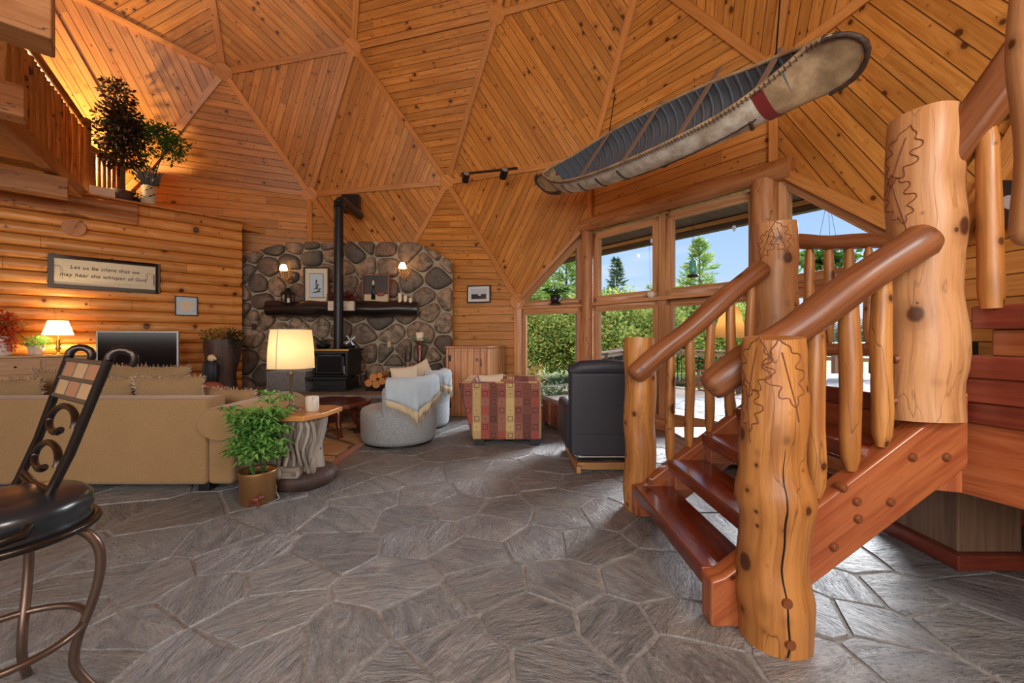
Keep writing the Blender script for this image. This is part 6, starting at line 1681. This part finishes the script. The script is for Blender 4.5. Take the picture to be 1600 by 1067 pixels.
for i, (px, py, w_, lab) in enumerate(((852, 615, .30, 'pale leafy floor plant in front of the side window right of the patterned chair'), (812, 612, .2, 'smaller leafy floor plant beside the corner of the side window'), (878, 618, .24, 'low trailing plant between the ottoman and the windows'))):
    Y_ = 6.75 if i != 1 else 7.25; p = at(px, py, Y_); p.z = 0
    t = thing('floor_plant', p, lab, 'plant')
    m_ = MB(); m_.lathe([(.10, 0), (.13, .22), (.12, .22), (.001, .2)], p, n=16); m_.build('pot', M['terracotta'], t)
    MB().leaves(p+vup*.40, (w_, .22, .22), 620, .07, 100+i, .1, .3, .2).build('foliage', M['leaf_white'], t)
# lamp on a small table behind the stairs
lp = V3(((1142-800)/FPX*4.55, 4.55-.0, 0)); lp = V3((2.36, 4.38, 0))
t = thing('window_table', lp, 'grey topped low wooden table by the windows behind the stairs', 'table')
MB().boxb((lp.x-.62, lp.y-.24, .30), (lp.x+.22, lp.y+.24, .335)).build('tabletop', M['hearth'], t, bevel=.006)
MB().boxb((lp.x-.57, lp.y-.20, .04), (lp.x+.18, lp.y+.20, .30)).build('body', M['table_top'], t, bevel=.006)
MB().boxb((lp.x-.5, lp.y-.15, 0), (lp.x+.1, lp.y+.15, .04)).build('plinth', M['black'], t)
sz1, sz0 = at(0, 480, 4.38).z, at(0, 528, 4.38).z
t = thing('window_lamp', lp+vup*.335, 'lamp with flared amber shade standing by the window behind the stairs', 'lamp')
c0 = V3((lp.x, lp.y, 0))
m_ = MB(); m_.lathe([(.09, .335), (.09, .35), (.03, .38), (.05, .5), (.06, .62), (.03, .78), (.02, .9), (.012, sz0+.05)], c0, n=18); m_.build('stem', M['bronze'], t)
m_ = MB(); m_.lathe([(.175, sz0), (.15, sz0+.09), (.115, sz0+.20), (.085, sz1)], c0, n=12, cap=False, sm=False); m_.build('lamp_shade', M['shade_amber'], t)
light('window_lamp_bulb', 'POINT', (lp.x, lp.y, (sz0+sz1)/2), 1.2, (1, .7, .4), shadow_soft_size=.03)
p = V3((lp.x-.12, lp.y-.12, .335)); t = thing('dark_cushion', p, 'small dark rounded cushion on the low table behind the stairs', 'cushion')
m_ = MB(); m_.ball(p+vup*.07, (.15, .10, .07)); m_.build('cushion_body', M['leather'], t)
# ornaments hanging in the window
wp = lambda px, py, d=.10: hit(px, py, F_+nFG*d, nFG)
a, b = wp(1083, 345), wp(1083, 405); t = thing('hanging_feeder', b, 'green glass hummingbird feeder hanging on a chain in the window', 'ornament')
m_ = MB(); N_ = 16
for k in range(N_): c = a.lerp(b, (k+.5)/N_); m_.tube([c+V3((.008*math.cos(x), .008*math.sin(x) if k % 2 else 0, .02*math.sin(x))) for x in [2*PI*i/8 for i in range(8)]], .002, n=4, closed=True)
m_.build('chain', M['black_metal'], t)
m_ = MB(); m_.lathe([(.015, .0), (.045, -.03), (.045, -.12), (.05, -.16), (.035, -.2), (.001, -.21)], b, n=18, cap=False); m_.build('bottle', M['glass_green'], t)
m_ = MB(); m_.lathe([(.001, -.21), (.07, -.215), (.08, -.235), (.03, -.25), (.001, -.25)], b, n=18); m_.build('feeding_dish', M['black'], t)
a, b = wp(1014, 372), wp(1017, 460); t = thing('hanging_orb', b, 'pale round ornament hanging on a thread in the left upper pane', 'ornament')
m_ = MB(); m_.tube([a, b], .0018, n=4); m_.build('thread', M['black'], t)
m_ = MB(); m_.ball(b, (.06, .05, .055)); m_.build('orb', M['birch_pot'], t)
a = wp(1018, 376, .12); t = thing('hanging_crystal', a, 'small glass crystal at the top of the left upper pane', 'ornament')
m_ = MB(); m_.lathe([(.001, -.05), (.022, -.01), (.018, .02), (.001, .035)], a, n=6, sm=False); m_.build('crystal', M['pale_blue'], t)
a = wp(1147, 356, .12); t = thing('hanging_crystal', a, 'small glass crystal at the top of the pane beside the feeder', 'ornament')
m_ = MB(); m_.lathe([(.001, -.05), (.026, -.01), (.022, .02), (.001, .035)], a, n=6, sm=False); m_.build('crystal', M['pale_blue'], t)
# speakers on the right wall
for (px, py, w_, h_, lab) in ((1504, 545, .07, .06, 'small black box on the landing against the right wall'), (1568, 320, .10, .16, 'small black speaker high on the right wall beside the upper baluster')):
    c = at(px, py, 3.15 if px < 1520 else 2.9); m_ = MB(); m_.boxb(c+V3((-w_, -.05, -h_)), c+V3((w_, .05, h_)));
    t = thing('wall_speaker', c-vup*h_, lab, 'speaker'); m_.build('casing', M['black'], t, bevel=.006)
    m_ = MB(); m_.tube([c+V3((-.03, -.05, 0)), c+V3((-.03, -.056, 0))], w_*.5, n=16); m_.build('cone', M['silver'], t)

# ---------------------------------------------------------------- deck outside
nOut = -nFG
def dk(t_, o_, z=0): return V3((F_.x, F_.y, 0))+dFG*t_+nOut*o_+vup*z
m_ = MB(); pts = [dk(-4.2, .12), dk(-4.2, 5.6), dk(6.2, 5.6), dk(6.2, .12)]
pts = [p+vup*-.10 for p in pts]; m_.prism(pts, (0, 0, .04))
for fi, f in enumerate(m_.f):
    qq = [m_.v[i] for i in f]; m_.uv[fi] = [(p.dot(dFG), p.dot(nOut)) for p in qq]
m_.build('deck_floor', M['deck'], kind='structure')
zr_ = -.06
def deckrail(a, b, n_, label):
    t_ = thing('deck_railing', (a+b)/2, label, 'railing'); d = (b-a)
    m_ = MB(); m_.bar(a+vup*1.0, b+vup*1.0, .13, .04); m_.build('top_rail', M['deck_rail'], t_)
    m_ = MB(); m_.bar(a+vup*.90, b+vup*.90, .04, .08); m_.build('upper_rail', M['deck_rail'], t_)
    m_ = MB(); m_.bar(a+vup*.09, b+vup*.09, .04, .08); m_.build('lower_rail', M['deck_rail'], t_)
    k = max(2, int(d.length/1.9))
    for i in range(k+1): p = a.lerp(b, i/k); MB().boxb(p+V3((-.05, -.05, zr_)), p+V3((.05, .05, 1.0))).build('post', M['deck_rail'], t_)
    for i in range(n_): p = a.lerp(b, (i+.5)/n_); m_ = MB(); m_.tube([p+vup*.1, p+vup*.92], .012, n=6); m_.build('spindle', M['black_metal'], t_)
deckrail(dk(-3.9, 5.4), dk(6.0, 5.4), 80, 'brown deck railing with thin black spindles along the far edge of the deck')
deckrail(dk(-1.1, .9), dk(-2.6, 4.2), 26, 'dark brown deck railing running back outside the side window')
m_ = MB(); p = dk(-1.05, .8); m_.boxb(p+V3((-.07, -.07, -.06)), p+V3((.07, .07, 3.2))); tn += 1; m_.build('trim_%d' % tn, M['deck_rail'], kind='structure')
# eaves over the deck
m_ = MB(); m_.prism([dk(-3, .13, 3.36), dk(-3, 1.55, 3.30), dk(LFG+4, 1.55, 3.30), dk(LFG+4, .13, 3.36)], (0, 0, .08)); tn += 1; m_.build('trim_%d' % tn, M['soffit'], kind='structure')
m_ = MB(); m_.bar(dk(-3, 1.45, 3.22), dk(LFG+4, 1.45, 3.22), .12, .16); tn += 1; m_.build('trim_%d' % tn, M['soffit'], kind='structure')
m_ = MB(); m_.bar(dk(-3, 1.36, 3.26), dk(LFG+4, 1.36, 3.26), .03, .06); tn += 1; m_.build('trim_%d' % tn, M['tan_wood'], kind='structure')
# pierced wooden panel leaning on the far rail
p = fl(1111, 622, -.06); p = dk(4.6-.9, 5.2, -.06); r_ = dFG
p = hit(1107, 590, dk(0, 5.15), nOut)
t = thing('lattice_panel', V3((p.x, p.y, -.06)), 'square pierced reddish wooden panel leaning against the deck railing', 'panel')
m_ = MB(); s_ = .26; c = V3((p.x, p.y, .22))
for k in (-1, 1): m_.bar(c+r_*k*s_-vup*s_, c+r_*k*s_+vup*s_, .03, .05, r_); m_.bar(c-r_*s_+vup*k*s_, c+r_*s_+vup*k*s_, .03, .05)
m_.build('panel_frame', M['terracotta'], t)
for k in range(6):
    a = PI*k/6; m_ = MB(); m_.bar(c-(r_*math.cos(a)+vup*math.sin(a))*s_, c+(r_*math.cos(a)+vup*math.sin(a))*s_, .015, .03); m_.build('spoke', M['terracotta'], t)
# hanging basket outside the right window
p = at(1294, 400, 5.6); t = thing('hanging_basket', p, 'hanging basket of green ivy outside the window behind the landing railing', 'plant')
m_ = MB(); m_.lathe([(.02, -.22), (.14, -.18), (.18, -.06), (.17, -.06), (.001, -.1)], p, n=18); m_.build('basket', M['black'], t)
for k in range(3): a = 2.1*k; m_ = MB(); m_.tube([p+V3((.17*math.cos(a), .17*math.sin(a), -.06)), p+vup*.83], .003, n=4); m_.build('wire', M['black'], t)
m_ = MB(); m_.leaves(p+vup*-.05, (.40, .3, .16), 420, .10, 201, .2, .8); m_.leaves(p+V3((.12, 0, -.55)), (.16, .12, .35), 160, .10, 202, .1, .8); m_.build('foliage', M['leaf'], t)
# blurred brown bush by the deck
p = V3((.42, 9.2, -.10)); t = thing('dry_shrub', p, 'dry reddish brown shrub outside the lower side window', 'shrub')
MB().leaves(p+vup*.45, (.42, .3, .46), 700, .08, 210, .1, .4).build('foliage', M['leaf_autumn'], t)
m_ = MB(); m_.tube([p, p+vup*.4], .02, n=6); m_.build('stem', M['bark'], t)

# ---------------------------------------------------------------- ground and trees
m_ = MB(); m_.face([(-60, 9.5, -.62), (90, -20, -.62), (140, 120, -.62), (-60, 120, -.62)]); m_.build('ground', M['grass'], kind='structure')
def conifer(h_, r_, seed, mat, layers=26, per=13, dens=7, L_=.34):
    rnd = random.Random(seed); tr_ = MB(); tr_.tube([(0, 0, 0), (0, 0, h_*.5), (0, 0, h_)], [h_*.018, h_*.012, .01], n=7)
    m_ = MB()
    for i in range(layers):
        u = i/(layers-1); z = h_*(.06+.93*u); rr = r_*(1-u)**.85*rnd.uniform(.8, 1.1)+.08
        for k in range(max(4, int(per*(1-u*.5)))):
            a = rnd.random()*6.28; d = V3((math.cos(a), math.sin(a), -.10+.55*u)); d.normalize(); R_ = rr*rnd.uniform(.65, 1.1)
            n_ = max(3, int(R_/L_*2.2))
            for j in range(n_):
                p = V3((0, 0, z))+d*R_*((j+.6)/n_)+V3((0, 0, -.05*R_*((j/n_)**2)))
                for q_ in range(3):
                    e_ = d+V3((rnd.uniform(-.9, .9), rnd.uniform(-.9, .9), rnd.uniform(-.35, .45))); e_.normalize(); m_.leaf(p, e_, L_*rnd.uniform(.6, 1.1), .20, rnd)
    return tr_, m_
def broad(h_, r_, seed, mat, n=7600, L_=.15):
    rnd = random.Random(seed); tr_ = MB(); tr_.tube([(0, 0, 0), (0, 0, h_*.7)], [.07, .03], n=7); m_ = MB()
    for k in range(20):
        a = rnd.random()*6.28; q_ = rnd.uniform(0, .6)*r_; z = h_*rnd.uniform(.10, .84); f = 1-abs(z/h_-.4)*.7
        m_.leaves((math.cos(a)*q_, math.sin(a)*q_, z), (r_*.55*f, r_*.55*f, h_*.2), n//20, L_, seed*31+k, .3, .6)
    return tr_, m_
protos = {}
def proto(kind, args, mat, label):
    tr_, m_ = (conifer if kind.startswith('c') else broad)(*args)
    o = thing('pine_tree' if kind.startswith('c') else 'broadleaf_tree', (0, 0, -.62), label, 'tree')
    tr_.build('trunk', M['bark'], o, loc=None); m_.build('foliage', M[mat], o)
    for ch in o.children:      # meshes were measured from the ground
        for v in ch.data.vertices: v.co.z -= .0
    protos[kind] = o; return o
def place(kind, first, px, Y_, s_, label, group=None, rot=0):
    o = protos[kind]
    if not first: o = dup(o, (0, 0, 0))
    p = at(px, 528, Y_); o.location = (p.x, p.y, -.62); o.scale = (s_, s_, s_); o.rotation_euler = (0, 0, rot); o['label'] = label
    if group: o['group'] = group
    return o
proto('c1', (5.6, 1.3, 1, 0, 30, 16), 'tree_dark', 'x'); proto('c2', (6.0, 2.2, 2, 0, 26, 17, 7, .42), 'tree_pine', 'x'); proto('c3', (4.6, 2.1, 5, 0, 26, 17, 7, .36), 'tree_pine', 'x')
proto('b1', (3.4, 1.7, 3, 0), 'tree_yellow', 'x'); proto('b2', (4.2, 1.6, 4, 0), 'tree_pine', 'x')
for ch in list(bpy.data.objects):
    pass
def zs(py, Y_): return H-(py-YH)/FPX*Y_+.62
place('c1', True, 963, 24, zs(424, 24)/5.6, 'tall narrow dark spruce against the sky in the left upper pane')
place('c2', True, 1093, 17.5, zs(398, 17.5)/6.0, 'large feathery pine behind the hanging feeder', rot=1)
place('c2', False, 1036, 21, zs(430, 21)/6.0, 'medium feathery pine just left of the window mullion', rot=2)
place('c3', True, 885, 18, zs(398, 18)/4.6, 'pale green pine filling the triangular window', rot=.5)
place('c3', False, 842, 20, zs(425, 20)/4.6, 'pine half hidden behind the slanting window casing at the far left', rot=2.5)
GR = 'yellow green bushes in the hedge beyond the deck'
first = True; rnd = random.Random(77)
for i, px in enumerate((826, 862, 897, 935, 968, 1002, 1034, 1066, 1100, 1136, 1172)):
    Y_ = 15.5+1.3*(i % 3)
    place('b1', first, px+rnd.uniform(-4, 4), Y_, zs(496-(i*5) % 22, Y_)/3.4, 'yellow green leafy bush in the hedge just beyond the deck railing', GR, rot=i*1.3); first = False
first = True; GR = 'green trees behind the hedge'
for i, px in enumerate((815, 850, 915, 950, 985, 1015, 1060, 1120, 1155, 1190)):
    Y_ = 21+1.7*(i % 2)
    place('b2', first, px, Y_, zs(462+(i*7) % 18, Y_)/4.2, 'green tree in the row behind the yellow green hedge', GR, rot=i); first = False
GR = 'distant dark trees across the field'
for i in range(16):
    Y_ = 60+5*(i % 3); px = 1235+i*13
    place('c1', False, px, Y_, zs(487+(i*5) % 16, Y_)/5.6*1.0, 'distant dark evergreen on the far side of the field behind the landing railing', GR, rot=i)
